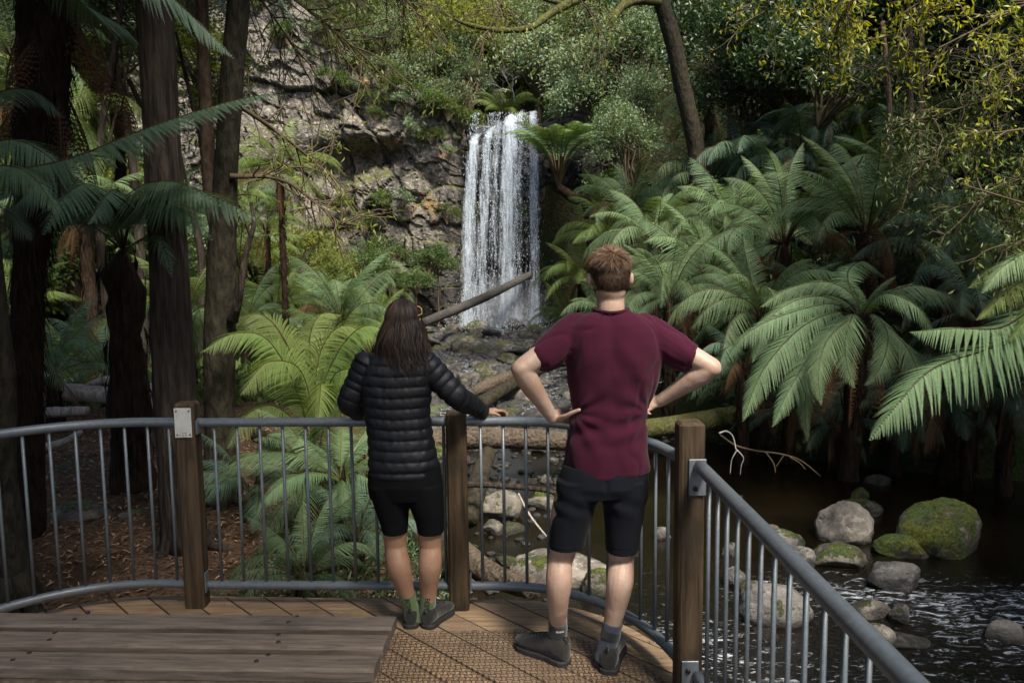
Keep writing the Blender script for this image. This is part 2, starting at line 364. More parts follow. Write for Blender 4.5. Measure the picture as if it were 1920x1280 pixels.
c = mixc(t, mk, c, mixc(t, noise(t, co, 14, 4, .8), (.04, .055, .012), (.17, .18, .045)))
h = mth(t, 'ADD', mth(t, 'MULTIPLY', n2, .7), noise(t, co, 18, 5, .7))
t.links.new(prin(t, c, .8, .25, 0, bump(t, h, 1., .10)), out.inputs[0])
def cliff(name, x0, x1, zb, y0f, topf, step, seed, wetf, amp=1.0, mat=None):
    nx = int((x1 - x0) / step); nz = int(15.5 / step) if topf is ztop else int(8 / step)
    xs = np.linspace(x0, x1, nx); X = np.repeat(xs[None], nz, 0); T = np.linspace(0, 1, nz)[:, None]; Z = zb + T * (topf(X) + .15 - zb)
    rng = np.random.default_rng(seed)
    xr_ = X + .25 * vnoise(np.stack([X * .8, Z * .8, X * 0], -1).reshape(-1, 3), seed, 3).reshape(X.shape)
    zr_ = Z + .25 * vnoise(np.stack([X * .8, Z * .8, X * 0], -1).reshape(-1, 3), seed + 1, 3).reshape(X.shape) + .25 * X
    D = np.zeros(X.shape)
    for (sx_, sz_, a) in ((1.9, 3.0, .55), (.8, .8, .30), (.36, .30, .13)):
        n = int((x1 - x0) * 20 / (sx_ * sz_)); px = rng.uniform(x0 - 1, x1 + 1, n); pz = rng.uniform(-6, 20, n); off = rng.uniform(-1, 1, n); tilt = rng.uniform(-.35, .35, (n, 2))
        best = np.full(X.shape, 1e9); bi = np.zeros(X.shape, int); sec = np.full(X.shape, 1e9)
        for i in range(n):
            d = np.abs((xr_ - px[i]) / sx_) ** 1.6 + np.abs((zr_ - pz[i]) / sz_) ** 1.6
            b = d < best; sec = np.where(b, best, np.minimum(sec, d)); bi[b] = i; best[b] = d[b]
        edge = 1 - sstep(0, .10, sec - best)
        D += a * (off[bi] + tilt[bi, 0] * (xr_ - px[bi]) + tilt[bi, 1] * (zr_ - pz[bi])) - a * .5 * edge
    D += .035 * vnoise(np.stack([X * 3, Z * 3, X * 0], -1).reshape(-1, 3), seed + 5, 4).reshape(X.shape)
    Y = y0f(X, Z) - D * .55 * amp
    Y = Y + 1.6 * sstep(.97, 1, T) ** 2
    r = wetf(X, Z) + 0 * X
    return MB().add(np.stack([X, Y, Z], -1).reshape(-1, 3), grid_faces(nz, nx), 0, np.clip(r, 0, 1).ravel(), smooth=False).build(name, mat or m_cliff)
def cl_y(X, Z):
    y = 31.3 + .04 * (Z - 3) + .9 * sstep(-2.0, -1.0, X) * sstep(2.0, 1.2, X) * sstep(-1, 5.5, Z) * 0 - .7 * sstep(-1.6, -2.6, X) - .8 * sstep(-6, -10, X)
    y = y + 1.1 * sstep(5.9, 3.2, Z) * sstep(-1.9, -1.2, X)          # undercut behind the fall
    y = y + .9 * np.exp(-((X + 6.2) / 1.6) ** 2 - ((Z - 5.2) / .45) ** 2) + 1.3 * np.exp(-((X + 5.3) / 1.1) ** 2 - ((Z - 5.75) / .38) ** 2) - .5 * np.exp(-((X + 6.0) / 1.8) ** 2 - ((Z - 6.4) / .5) ** 2)
    return y
def cl_w(X, Z):
    return np.maximum(sstep(-2.2, -1.3, X) * .8, .45 * sstep(2.6, .5, Z)) + .25 * sstep(6.8, 4.8, Z) * sstep(-9, -7, X) * sstep(-9.5, -6, X)
o = cliff('cliff', -24, 4.6, -1.8, cl_y, ztop, .075, 21, cl_w)
tag(o, kind='structure')

# ------------------------------------------------------------------ waterfall
m_fall, t, out = new_mat('falling_water')
co = coords(t, (1, 1, .10)); f1 = noise(t, co, 11, 6, .68, .4); f2 = noise(t, coords(t, (1, 1, .5)), 26, 4, .7)
at = N_(t, 'Attribute'); at.attribute_name = 'rnd'
al = ramp(t, mth(t, 'ADD', mth(t, 'ADD', mth(t, 'MULTIPLY', f1, .86), mth(t, 'MULTIPLY', f2, .14)), mth(t, 'MULTIPLY_ADD', at.outputs['Fac'], .46, -.23)), .34, .76)
tr = N_(t, 'BsdfTransparent'); ms = N_(t, 'MixShader'); t.links.new(al, ms.inputs[0]); t.links.new(tr.outputs[0], ms.inputs[1])
tl = N_(t, 'BsdfTranslucent'); tl.inputs[0].default_value = (.6, .7, .82, 1); ms2 = N_(t, 'MixShader'); ms2.inputs[0].default_value = .4
t.links.new(prin(t, (.64, .71, .80), .4, .4), ms2.inputs[1]); t.links.new(tl.outputs[0], ms2.inputs[2]); t.links.new(ms2.outputs[0], ms.inputs[2]); t.links.new(ms.outputs[0], out.inputs[0])
wf = empty('waterfall', (-.2, 30.6, -.9), label='tall white waterfall pouring over the dark rock ledge into the stream', cat='waterfall')
rng = np.random.default_rng(5)
def fx(u): return (u - 960) / 1500 * 30.8
zt, zbm = 7.05, -.95
# (u top, u bottom, half width top, half width bottom px, density)
STR = [(905, 879, 4, 12, .56), (934, 902, 4, 10, .46), (946, 924, 3, 9, .30), (966, 953, 8, 14, .60), (982, 970, 4, 9, .36), (1003, 1003, 5, 8, .50), (990, 990, 3, 9, .10), (952, 946, 44, 60, .20)]
for (ut, ub, ht, hb, den) in STR:
    mb = MB(); nl = 3
    for L_ in range(nl):
        nx = 12; nz = 90; tt = np.linspace(0, 1, nz)[:, None]; q = np.linspace(-1, 1, nx)[None]
        wob = .07 * vnoise(np.stack([np.full(nz, ut * .1), np.linspace(0, 6, nz), np.full(nz, L_ * 3.)], 1), 3)[:, None]
        dt = np.sqrt(tt)
        X = fx(ut) + (fx(ub) - fx(ut)) * dt + q * (ht + (hb - ht) * dt) / 1500 * 30.8 * (1 + .15 * L_) + wob
        Y = 31.25 - .95 * sstep(0, .12, tt) - .35 * dt - L_ * .09 - .08 * vnoise(np.stack([X * 5, tt * 3 + X * 0, X * 0 + L_], -1).reshape(-1, 3), 4).reshape(X.shape)
        Z = zt - .50 + .80 * sstep(900, 1000, ut) - (zt - zbm) * (tt ** 1.25) + .12 * vnoise(np.stack([X * 4, X * 0 + 2, X * 0], -1).reshape(-1, 3), 6, 2).reshape(X.shape) * sstep(.10, 0, tt)
        edge = (1 - np.abs(q) ** 3) + 0 * tt; r = den * (.55 + .45 * edge) + .25 * sstep(.8, 1, tt) * (den > .3) - .12 * tt
        mb.add(np.stack([X, Y, Z], -1).reshape(-1, 3), grid_faces(nz, nx), 0, np.clip(r, 0, 1).ravel())
    mb.build('water_strand' if den > .1 else 'water_veil', m_fall, wf)
m_drop = plain('spray_drops', (.62, .70, .80), .3, .5, var=.05)
n = 4500; si = rng.choice(7, n, p=np.array([1.3, 1.2, 1, 2, 1.6, 1.2, .8]) / 9.1); S = np.array(STR)[si]; tt = rng.uniform(.0, 1, n); dt = np.sqrt(tt)
x = fx(S[:, 0]) + (fx(S[:, 1]) - fx(S[:, 0])) * dt + rng.normal(0, .9, n) * (S[:, 2] + (S[:, 3] - S[:, 2]) * dt) / 1500 * 30.8 * .8
z = zt - (zt - zbm) * tt ** 1.25; y = 29.85 - .3 * dt + rng.normal(0, .12, n)
nb = 3500; x = np.concatenate([x, rng.normal(-.25, .95, nb)]); y = np.concatenate([y, 29.6 + rng.normal(0, .5, nb)]); z = np.concatenate([z, zbm + .05 + rng.exponential(.45, nb)])
D = np.stack([rng.normal(0, .1, n + nb), rng.normal(0, .1, n + nb), -np.ones(n + nb)], 1)
V, F = leaves(np.stack([x, y, z], 1), D, rand_dirs(n + nb, rng) + np.array([0, -2, 0]), rng.uniform(.02, .09, n + nb), rng.uniform(.006, .015, n + nb))
spray = MB().add(V, F).build('spray', m_drop, wf); spray['kind'] = 'stuff'
m_mist, t, out = new_mat('spray_mist'); tc = N_(t, 'TexCoord'); vl = N_(t, 'VectorMath', operation='LENGTH'); t.links.new(tc.outputs['Object'], vl.inputs[0])
pv = N_(t, 'VolumePrincipled'); pv.inputs['Color'].default_value = (.85, .9, 1, 1); pv.inputs['Anisotropy'].default_value = .2; t.links.new(mth(t, 'MULTIPLY', mth(t, 'SUBTRACT', 1., ramp(t, vl.outputs['Value'], .15, 1.0)), .9), pv.inputs['Density']); t.links.new(pv.outputs[0], out.inputs['Volume'])
V, F = ellipsoid((0, 0, 0), (1, 1, 1), 24, 16); mo = link('mist', MB().add(V, F).data('mist', [m_mist]), wf); mo.location = (0, -.75, .75); mo.scale = (1.9, .9, 1.7); mo['kind'] = 'stuff'
# ------------------------------------------------------------------ plants
m_fern = leaf_mat('fern_green', (.060, .115, .055), (.185, .265, .135), .3, .6, .25)
m_fern_y = leaf_mat('fern_yellow_green', (.085, .135, .030), (.19, .26, .085), .42, .6, .25)
m_fern_b = leaf_mat('fern_blue_green', (.040, .088, .056), (.130, .205, .140), .28, .58, .28)
m_dead = leaf_mat('dead_frond', (.06, .032, .018), (.16, .085, .048), .15, .8, .1)
m_stipe = plain('fern_stipe', (.045, .030, .012), .6, nscale=20)
m_stipe_g = plain('fern_stipe_green', (.09, .10, .03), .55, nscale=20)
m_ftrunk = bark_mat('fern_trunk', (.008, .005, .004), (.040, .024, .015), 0, 9, stretch=.25, bdist=.05)
m_bark = bark_mat('dark_bark', (.009, .007, .006), (.060, .046, .037), .10, 9, stretch=.12, bdist=.05)
m_bark_b = bark_mat('smooth_brown_bark', (.035, .025, .017), (.12, .085, .06), .16, 7, stretch=.4, bstr=.7)
m_bark_moss = bark_mat('mossy_bark', (.009, .008, .006), (.042, .036, .024), .36, 7, mcol=(.085, .10, .018), stretch=.4)
m_moss = bark_mat('moss', (.03, .032, .012), (.085, .085, .03), .5, 8, mcol=(.075, .085, .018), stretch=.8)
m_log = bark_mat('brown_log', (.025, .019, .014), (.12, .095, .07), .18, 8, stretch=1.0, bstr=1., mcol=(.05, .06, .015))
m_bough = leaf_mat('bough_leaf', (.028, .048, .014), (.12, .155, .045), .35, .45, .45, tint=(1.15, 1.15, .6))
m_grey = bark_mat('grey_deadwood', (.13, .11, .10), (.34, .31, .28), 0, 8, stretch=.2, bstr=.4)
m_twig = plain('twig', (.09, .07, .045), .8, .1, nscale=25)
m_white = plain('bleached_twig', (.42, .40, .37), .8, .1, nscale=25)
m_leaf_gg = leaf_mat('grey_green_leaf', (.085, .125, .070), (.22, .28, .17), .3, .6, .3)
m_leaf_y = leaf_mat('olive_leaf', (.09, .12, .025), (.27, .30, .07), .5, .5, .35, tint=(1.15, 1.15, .6))
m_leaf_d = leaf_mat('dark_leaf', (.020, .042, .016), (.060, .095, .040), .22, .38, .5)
m_leaf_sunlit = leaf_mat('gold_leaf', (.11, .16, .02), (.42, .43, .06), .5, .4, .4, tint=(1.3, 1.15, .3))  # yellow glow of sun through the leaves is put into this colour
m_leaf_m = leaf_mat('mid_leaf', (.035, .075, .022), (.11, .16, .05), .3, .45, .4)
m_litter = leaf_mat('leaf_litter', (.06, .034, .022), (.32, .20, .13), .0, .7, .2, orand=.1)
m_grass = leaf_mat('bank_green', (.035, .060, .016), (.12, .17, .045), .3, .6, .2)

def frond_geo(path, wid, n=34, m=12, droop=.10, fold=.0, rad=.007, bare=.14, rng=RNG, ref=None, pw=1.0, mats=(0, 1), taper=2.4):
    """a bipinnate frond laid along a 3-D path; returns list for MB.add"""
    path = np.asarray(path, float); q = spline(path, 60)
    seg = np.concatenate([[0], np.cumsum(np.linalg.norm(np.diff(q, axis=0), axis=1))]); Ltot = seg[-1]; s01 = seg / Ltot
    T_ = nrm(np.gradient(q, axis=0)); up = np.array([0, 0, 1.]) if ref is None else np.asarray(ref, float)
    S_ = np.cross(T_, up); S_ = S_ + 1e-4; S_ = nrm(S_)
    for i in range(1, len(S_)):
        if S_[i] @ S_[i - 1] < 0: S_[i] = -S_[i]
    for _ in range(3): S_[1:-1] = nrm(S_[:-2] + S_[1:-1] * 2 + S_[2:])
    t = np.linspace(bare, .995, n); 
    f = lambda A: np.stack([np.interp(t, s01, A[:, k]) for k in range(3)], 1)
    p = f(q); T = nrm(f(T_)); S = nrm(f(S_)); Nn = np.cross(S, T)
    tt = (t - bare) / (1 - bare)
    prof = np.minimum(1, (tt / .30 + .12)) ** .75 * (1 - np.clip((tt - .25) / .75, 0, 1) ** taper); prof = np.maximum(prof, .03)
    out = []
    sp = Ltot * (1 - bare) / n
    for sd in (-1, 1):
        l = wid * .5 * prof * rng.uniform(.90, 1.08, n); al = R(22) + R(30) * tt + rng.normal(0, .05, n)
        D = nrm(S * sd * np.cos(al)[:, None] + T * np.sin(al)[:, None] - Nn * (fold + rng.normal(0, .07, n))[:, None])
        u = np.linspace(.05, 1, m)                                     # along the pinna
        c = p[:, None] + D[:, None] * (l[:, None] * u[None])[..., None]
        c[..., 2] -= droop * (l[:, None] * u[None] ** 2); c -= Nn[:, None] * (.06 * l[:, None] * np.sin(u * 3)[None])[..., None]
        c = c + T[:, None] * (.10 * l[:, None] * u[None] ** 2)[..., None]
        D2 = nrm(np.gradient(c, axis=1))
        pn = nrm(np.cross(np.broadcast_to(T[:, None], c.shape), D2)) * (1 if sd > 0 else -1)
        for s2 in (-1, 1):
            E = nrm(np.cross(pn, D2)) * s2; E = nrm(E * .92 + D2 * .42)
            pl = sp * .78 * pw * (1 - u ** 2.2 * .88)[None] * (.55 + .45 * prof[:, None]) * rng.uniform(.85, 1.15, (n, m)); ww = (l[:, None] / m) * 1.1
            a = c - D2 * (ww * .42)[..., None]; b = c + D2 * (ww * .50)[..., None]; tip = c + E * pl[..., None] + D2 * (ww * .35)[..., None]
            mid = c + E * (pl * .62)[..., None] + D2 * (ww * .62)[..., None]
            V = np.stack([a, b, mid, tip], 2).reshape(-1, 3); k = n * m
            F = np.arange(4 * k).reshape(-1, 4)
            out.append((V, F, mats[0], np.repeat(np.clip(rng.normal(.5, .16, (n, 1)) + .25 * (tt[:, None] - .4) + rng.normal(0, .10, (n, m)), 0, 1).ravel(), 4)))
    r = rad * (1 - .85 * s01); V, F = tube(q, r, 5, cap=False); out.append((V, F, mats[1], None))
    return out
def frond_mesh(name, path, wid, mats, **kw):
    mb = MB()
    for V, F, m, r in frond_geo(path, wid, **kw): mb.add(V, F, m, r, smooth=False)
    return mb.data(name, mats)
def arc(e0, e1, L=1.0, a=1.3, n=10, side=0.):
    t = np.linspace(0, 1, n); e = R(e0) + (R(e1) - R(e0)) * t ** a; h = side * t ** 1.5
    d = np.stack([np.cos(e) * np.cos(h), np.cos(e) * np.sin(h), np.sin(e)], 1); return np.vstack([[0, 0, 0], np.cumsum((d[1:] + d[:-1]) / 2 * L / (n - 1), 0)])
rng = np.random.default_rng(3)
ARCS = {'up': [(80, 20), (72, -5), (68, -30)], 'out': [(60, -62), (46, -72), (36, -58)], 'low': [(14, -68), (0, -80)]}
FR = {}
for fam, mt in (('g', m_fern), ('y', m_fern_y), ('b', m_fern_b)):
    for k, lst in ARCS.items():
        FR[fam, k] = [frond_mesh('frond', arc(a, b, 1., 1.25, side=rng.uniform(-.25, .25)), .36, [mt, m_stipe], n=50, m=15, rng=rng, droop=rng.uniform(.2, .6), fold=rng.uniform(.0, .4), pw=.60) for a, b in lst]
FR['d', 'low'] = [frond_mesh('dead_frond', arc(-55, -88, .8), .22, [m_dead, m_stipe], n=22, m=6, rng=rng, droop=1.1, fold=.9), frond_mesh('dead_frond', arc(-30, -95, .9), .16, [m_dead, m_stipe], n=22, m=6, rng=rng, droop=1.6, fold=1.2)]
FR['br', 'out'] = [frond_mesh('frond', arc(a, b, 1., 1.25), .30, [m_dead, m_stipe], n=30, m=10, rng=rng, droop=.7, fold=.5, pw=.7) for a, b in [(40, -75), (20, -80)]]
def trunk_fern_mesh(h, r, lean=(0, 0), fib=90, rng=RNG, skirt=.5):
    n = 14; t = np.linspace(0, 1, n); p = np.stack([lean[0] * t ** 1.6, lean[1] * t ** 1.6, -.25 + (h + .25) * t], 1)
    p[:, :2] += rng.normal(0, .012, (n, 2)) * r * 8
    V, F = tube(p, r * (1.15 - .25 * t + .12 * rng.normal(size=n) + .18 * np.exp(-((t - .93) / .07) ** 2) - .75 * (t > .98)), 16)
    q = V[:n * 16]; V[:n * 16, :2] += (q[:, :2] - np.repeat(p[:, :2], 16, 0)) * (.22 * vnoise(q * 14, 3, 2)[:, None])
    mb = MB().add(V, F, 0)
    if fib:                                       # hanging fibres and old stipe stubs round the trunk
        th = rng.uniform(0, 6.28, fib); hh = rng.uniform(.15, 1, fib) * h; c = np.stack([np.interp(hh, p[:, 2], p[:, k]) for k in (0, 1)], 1)
        d = np.stack([np.cos(th), np.sin(th)], 1); b = np.column_stack([c + d * r * .95, hh])
        D = np.column_stack([d * rng.uniform(.15, .5, fib)[:, None], rng.choice([-1, -1, -1, .8], fib)]); V, F = leaves(b, D, np.column_stack([d, 0 * th]) , rng.uniform(.12, .38, fib) * (.4 + r * 5), rng.uniform(.008, .03, fib) * (1 + r * 4), .2)
        mb.add(V, F, 0)
    return mb, p[-1]
def tree_fern(base, h, L, fam='g', nf=(6, 7, 3), r=.10, lean=(0, 0), seed=0, label='', group=None, name='tree_fern', dead=1, crown_up=0., cat='tree fern', azr=None, tilt=0.):
    rng = np.random.default_rng(seed + 100); rt = empty(name, base, 0, label, cat, group)
    mb, top = trunk_fern_mesh(h, r, lean, int(60 + 60 * h), rng)
    me = mb.data('trunk', [m_ftrunk]); link('trunk', me, rt)
    k = 0; nf = [int(round(q * 1.6)) for q in nf]; L = L * 1.12; a0 = rng.uniform(0, 6.28)
    for kind, cnt in zip(('up', 'out', 'low'), nf):
        for i in range(cnt):
            lst = FR[fam, kind] if not (kind == 'low' and rng.uniform() < .22) else FR['br', 'out']; o = link('frond', lst[rng.integers(len(lst))], rt)
            az = a0 + 2 * math.pi * (i + rng.uniform(-.3, .3)) / max(cnt, 1) + k * .7
            if azr: az = rng.uniform(*azr)
            s = L * rng.uniform(.82, 1.12) * (1 if kind != 'low' else .85)
            o.location = top + np.array([math.cos(az), math.sin(az), 0]) * r * .5; o.rotation_euler = (rng.normal(0, .22), rng.normal(0, .16) + tilt, az + rng.normal(0, .12)); o.scale = (s * rng.uniform(.8, 1.1), s * rng.uniform(.8, 1.2), s * rng.uniform(.85, 1.2))
        k += 1
    for i in range(dead):
        o = link('dead_frond', FR['d', 'low'][i % 2], rt); az = rng.uniform(0, 6.28); o.location = top - np.array([0, 0, .06]) + .9 * r * np.array([math.cos(az), math.sin(az), 0]); o.rotation_euler = (0, 0, az); s = L * rng.uniform(.55, .85); o.scale = (s, s, s)
    return rt, np.array(base) + top

# -- leafy shrubs and tree crowns
def branch_paths(c0, tips, rng, wob=.12):
    out = []
    for tp in tips:
        d = tp - c0; L = np.linalg.norm(d); k = 7; t = np.linspace(0, 1, k)[:, None]
        p = c0 + d * t + rng.normal(0, wob * L, (k, 3)) * np.sin(t * math.pi) * .5; p[:, 2] += .12 * L * np.sin(t[:, 0] * math.pi); out.append(spline(p, 9))
    return out
def shrub_mesh(name, rx, ry, rz, nclump, nleaf, ll, lw, rng, leafmat, hang=0., clump=.28, low=-.3, twist=1.0):
    """crown: leaf clumps spread in a lumpy ellipsoid, each round its own twig"""
    d = rand_dirs(nclump, rng); d[:, 2] = np.where(d[:, 2] < low, -d[:, 2] * .6, d[:, 2])
    rr = rng.uniform(.35, 1, nclump) ** .55; tips = d * np.array([rx, ry, rz]) * rr[:, None] * (1 + .25 * vnoise(d * 2, 4)[:, None])
    tips[:, 2] += rz * .2
    mb = MB(); c0 = np.array([0, 0, -rz * .75])
    for p in branch_paths(c0, tips[:: max(1, nclump // 22)], rng): mb.add(*tube(p, np.linspace(.03, .006, 9) * (rx + rz) * .5, 5, cap=False), 1)
    per = nleaf // nclump; C = []; sz = rng.uniform(.6, 1.3, nclump) * clump
    for i in range(nclump): 
        g = rng.normal(size=(per, 3)) * sz[i] * np.array([rx, ry, rz * .7]) * .62; C.append(tips[i] + g)
    C = np.concatenate(C); k = len(C); o = nrm(C - c0)
    D = nrm(o * .5 + rand_dirs(k, rng) * twist + np.array([0, 0, -hang])); Nn = nrm(np.array([0, 0, 1.]) + rand_dirs(k, rng) * .8)
    V, F = leaves(C, D, Nn, rng.uniform(.6, 1.2, k) * ll, rng.uniform(.7, 1.2, k) * lw, .15)
    cr = np.repeat(rng.uniform(.1, .9, nclump), per); mb.add(V, F, 0, np.repeat(np.clip(cr + rng.normal(0, .2, k), 0, 1), 4), smooth=False)
    return mb.data(name, [leafmat, m_twig])
rng = np.random.default_rng(8)
CR = {}
for key, mt in (('gg', m_leaf_gg), ('d', m_leaf_d), ('m', m_leaf_m), ('y', m_leaf_y)):
    CR[key] = [shrub_mesh('foliage', 1, 1, .8, 46, 5200, .10, .042, rng, mt) for _ in range(2)] + [shrub_mesh('foliage', 1, .8, 1.1, 60, 6200, .085, .035, rng, mt, clump=.22)]
def stem_mesh(h, r, rng, mat=None, n=9, lean=(0, 0)):
    t = np.linspace(0, 1, n); p = np.stack([lean[0] * t, lean[1] * t, -.3 + (h + .3) * t], 1) + rng.normal(0, .03 * h, (n, 3)) * np.array([1, 1, 0]) * np.sin(t * 3)[:, None]
    return MB().add(*tube(spline(p, 14), np.linspace(r, r * .45, 14), 8))
STEM = [stem_mesh(1., .06, rng).data('trunk', [m_bark_b]) for _ in range(3)]
def shrub(base, size, kind, label, group, name='shrub', h=.7, sq=(1, 1, 1), cat='shrub', rng=RNG):
    rt = empty(name, base, rng.uniform(0, 6.28), label, cat, group)
    s = link('trunk', STEM[rng.integers(3)], rt); s.scale = (size, size, size * h + .01)
    f = link('foliage', CR[kind][rng.integers(3)], rt); f.location = (0, 0, size * h); f.scale = (size * sq[0], size * sq[1], size * sq[2])
    f.rotation_euler = (rng.normal(0, .15), rng.normal(0, .15), rng.uniform(0, 6.28)); return rt
# ------------------------------------------------------------------ deck, bench, fence
def wood_mat(name, c1, c2, ang, scale=1., wear=.3, rough=.75):
    m, t, out = new_mat(name); co = coords(t, (1.2 * scale, 14 * scale, 14 * scale), (0, 0, ang)); n1 = noise(t, co, 3.2, 7, .62, .6); n2 = noise(t, coords(t), 2.2, 6, .65); n3 = noise(t, coords(t), 45, 4, .7)
    at = N_(t, 'Attribute'); at.attribute_name = 'rnd'
    c = mixc(t, ramp(t, n1, .25, .75), c1, c2); c = mixc(t, 1., c, mixc(t, at.outputs['Fac'], (.80, .80, .82), (1.15, 1.12, 1.05)), 'MULTIPLY')
    c = mixc(t, mth(t, 'MULTIPLY', ramp(t, n2, .48, .68), wear), c, mixc(t, .5, c1, (.03, .028, .022))); c = mixc(t, mth(t, 'MULTIPLY', ramp(t, n3, .62, .72), .5), c, (.02, .015, .01))
    t.links.new(prin(t, c, rough, .25, 0, bump(t, mth(t, 'ADD', n1, mth(t, 'MULTIPLY', n3, .4)), .5, .006)), out.inputs[0]); return m
m_deck = wood_mat('deck_boards', (.17, .115, .072), (.36, .255, .165), R(45), 1.0, .6)
m_bench = wood_mat('bench_timber', (.080, .064, .054), (.20, .162, .135), 0, 1.2, .5)
m_post, t, out = new_mat('post_timber'); co = coords(t, (10, 10, .7)); n1 = noise(t, co, 3, 7, .65, .5); n2 = noise(t, coords(t), 3, 5)
c = mixc(t, ramp(t, n1, .3, .7), (.028, .020, .013), (.105, .070, .042)); c = mixc(t, ramp(t, n2, .5, .7), c, (.025, .02, .014)); t.links.new(prin(t, c, .8, .2, 0, bump(t, n1, .5, .006)), out.inputs[0])
m_steel, t, out = new_mat('galvanised_steel'); n1 = noise(t, coords(t), 55, 4, .6); n2 = noise(t, coords(t), 5, 6, .7)
c = mixc(t, n1, (.105, .125, .145), (.22, .25, .28)); c = mixc(t, ramp(t, n2, .52, .70), c, (.13, .15, .16)); t.links.new(prin(t, c, .42, .5, .35, bump(t, n1, .15, .001)), out.inputs[0])
m_wire = plain('rusted_wire', (.075, .052, .040), .6, .4, .3, 90, .4)
m_screw = plain('screw_head', (.03, .027, .025), .5, .5, .5)
zf = 1.00; Y0 = 4.11
# fence centre line: left arc, straight, right arc, then the straight run back towards the camera
Ra = 1.25; aL = (-1.78, Y0 - Ra)
LP_, MP_, RP_ = np.array([-1.71, 4.14]), np.array([-.295, 4.08]), np.array([.72, 3.20])
_L = spline([[*LP_, 0], [-1.95, 4.165, 0], [-2.2, 4.125, 0], [-2.43, 4.01, 0], [-2.63, 3.82, 0], [-2.78, 3.55, 0], [-2.86, 3.2, 0], [-2.88, 2.8, 0]], 160)[:, :2]
_R = spline([[*MP_, 0], [-.05, 4.075, 0], [.16, 4.03, 0], [.36, 3.91, 0], [.52, 3.74, 0], [.635, 3.52, 0], [.69, 3.33, 0], [.705, 3.25, 0]], 160)[:, :2]
def along(Q, s):
    c = np.concatenate([[0], np.cumsum(np.linalg.norm(np.diff(Q, axis=0), axis=1))]); return np.array([np.interp(s, c, Q[:, 0]), np.interp(s, c, Q[:, 1])])
def offs(Q, d): T = nrm(np.gradient(Q, axis=0)); return Q + np.stack([-T[:, 1], T[:, 0]], 1) * d
def left_arc(s): return along(_L, s)
fence = empty('deck_fence', (-.3, Y0, 0), 0, 'curved grey steel railing with brown timber posts around the lookout deck', 'railing')
def rail(pts, z, r, name='handrail'):
    p = np.array([[q[0], q[1], z] for q in pts]); MB().add(*tube(spline(p, max(20, len(p) * 3)), r, 14)).build(name, m_steel, fence)
def bal(q, z0, z1): MB().add(*tube(np.array([[q[0], q[1], z0], [q[0], q[1], z1]]), .0085, 8)).build('baluster', m_steel, fence)
leftp = [left_arc(s) for s in np.linspace(0, 2.0, 16)]; midp = [LP_, MP_]
mid2 = list(_R[::10]) + [_R[-1]]
for pts in ([LP_] + leftp[1:], midp, mid2): rail(pts, zf, .0245); rail(pts, .115, .0235, 'bottom_rail')
RE = np.array([.80, .60]); rail([RP_ + [.03, -.05], RE], zf, .0275); rail([RP_ + [.03, -.05], RE], .115, .0235, 'bottom_rail')
for s in np.arange(.11, 1.95, .118): bal(left_arc(s), .115, zf)
for k in range(11): bal(LP_ + (MP_ - LP_) * (.135 + k * .118) / 1.38, .115, zf)
L2 = spline(np.array([[*q, 0] for q in mid2]), 200); s2 = np.concatenate([[0], np.cumsum(np.linalg.norm(np.diff(L2, axis=0), axis=1))])
for s in np.arange(.125, s2[-1] - .06, .118): bal([np.interp(s, s2, L2[:, 0]), np.interp(s, s2, L2[:, 1])], .115, zf)
for s in np.arange(.14, 2.45, .118): q = RP_ + [.03, -.05] + (RE - RP_) / np.linalg.norm(RE - RP_) * s; bal(q, .115, zf)
for (q, h, rz) in ((LP_, 1.11, .0), (MP_, 1.055, .0), (RP_, 1.175, .03)):
    V, F = box((q[0], q[1], h / 2 - .25), (.105, .10, h + .5), rz, .012); p_ = MB().add(V, F, smooth=False).build('post', m_post, fence)
# brackets and bolts
def bracket(c, s): V, F = box(c, s, 0, .002); MB().add(V, F, smooth=False).build('bracket', m_steel, fence)
bracket((RP_[0] + .02, RP_[1] - .056, .955), (.07, .008, .15)); bracket((RP_[0] + .0, RP_[1] - .056, .12), (.07, .008, .12)); bracket((LP_[0] + .062, LP_[1] - .02, .14), (.008, .05, .11)); bracket((MP_[0] + .062, MP_[1] - .02, .14), (.008, .05, .1)); bracket((LP_[0] + .062, LP_[1] - .02, .98), (.008, .06, .07))
for (x, z) in ((RP_[0] + .012, .91), (RP_[0] - .01, .14), (RP_[0] + .02, .09)): MB().add(*tube(np.array([[x, RP_[1] - .058, z], [x, RP_[1] - .068, z]]), .011, 6)).build('bolt', m_screw, fence)
# the plate on the left post
sg = empty('sign_plate', (LP_[0], LP_[1] - .057, .99), 0, 'small blank white metal plate screwed to the left post', 'plate'); V, F = box((LP_[0] - .002, LP_[1] - .0565, 1.01), (.088, .004, .155), 0, .0015)
m_plate, t, out = new_mat('white_plate'); n1 = noise(t, coords(t), 14, 6, .7); n2 = noise(t, coords(t), 70, 4, .7); c = mixc(t, ramp(t, n1, .4, .75), (.66, .66, .62), (.50, .49, .44)); c = mixc(t, ramp(t, n2, .66, .74), c, (.22, .20, .17)); t.links.new(prin(t, c, .5, .4), out.inputs[0])
MB().add(V, F, smooth=False).build('plate', m_plate, sg)
for sx in (-1, 1):
    for sz in (-1, 1): MB().add(*tube(np.array([[LP_[0] + .033 * sx, LP_[1] - .058, 1.01 + .062 * sz], [LP_[0] + .033 * sx, LP_[1] - .0625, 1.01 + .062 * sz]]), .0042, 8)).build('screw', m_screw, sg)
rng = np.random.default_rng(2); mb = MB()
for k in range(16): x = LP_[0] + rng.uniform(-.026, .026); z = .945 + rng.choice([0, .012, -.012]) + rng.uniform(-.002, .002); mb.add(*box((x, LP_[1] - .059, z), (rng.uniform(.002, .006), .001, rng.uniform(.0015, .004))), smooth=False)
mb.build('faded_marks', m_screw, sg)

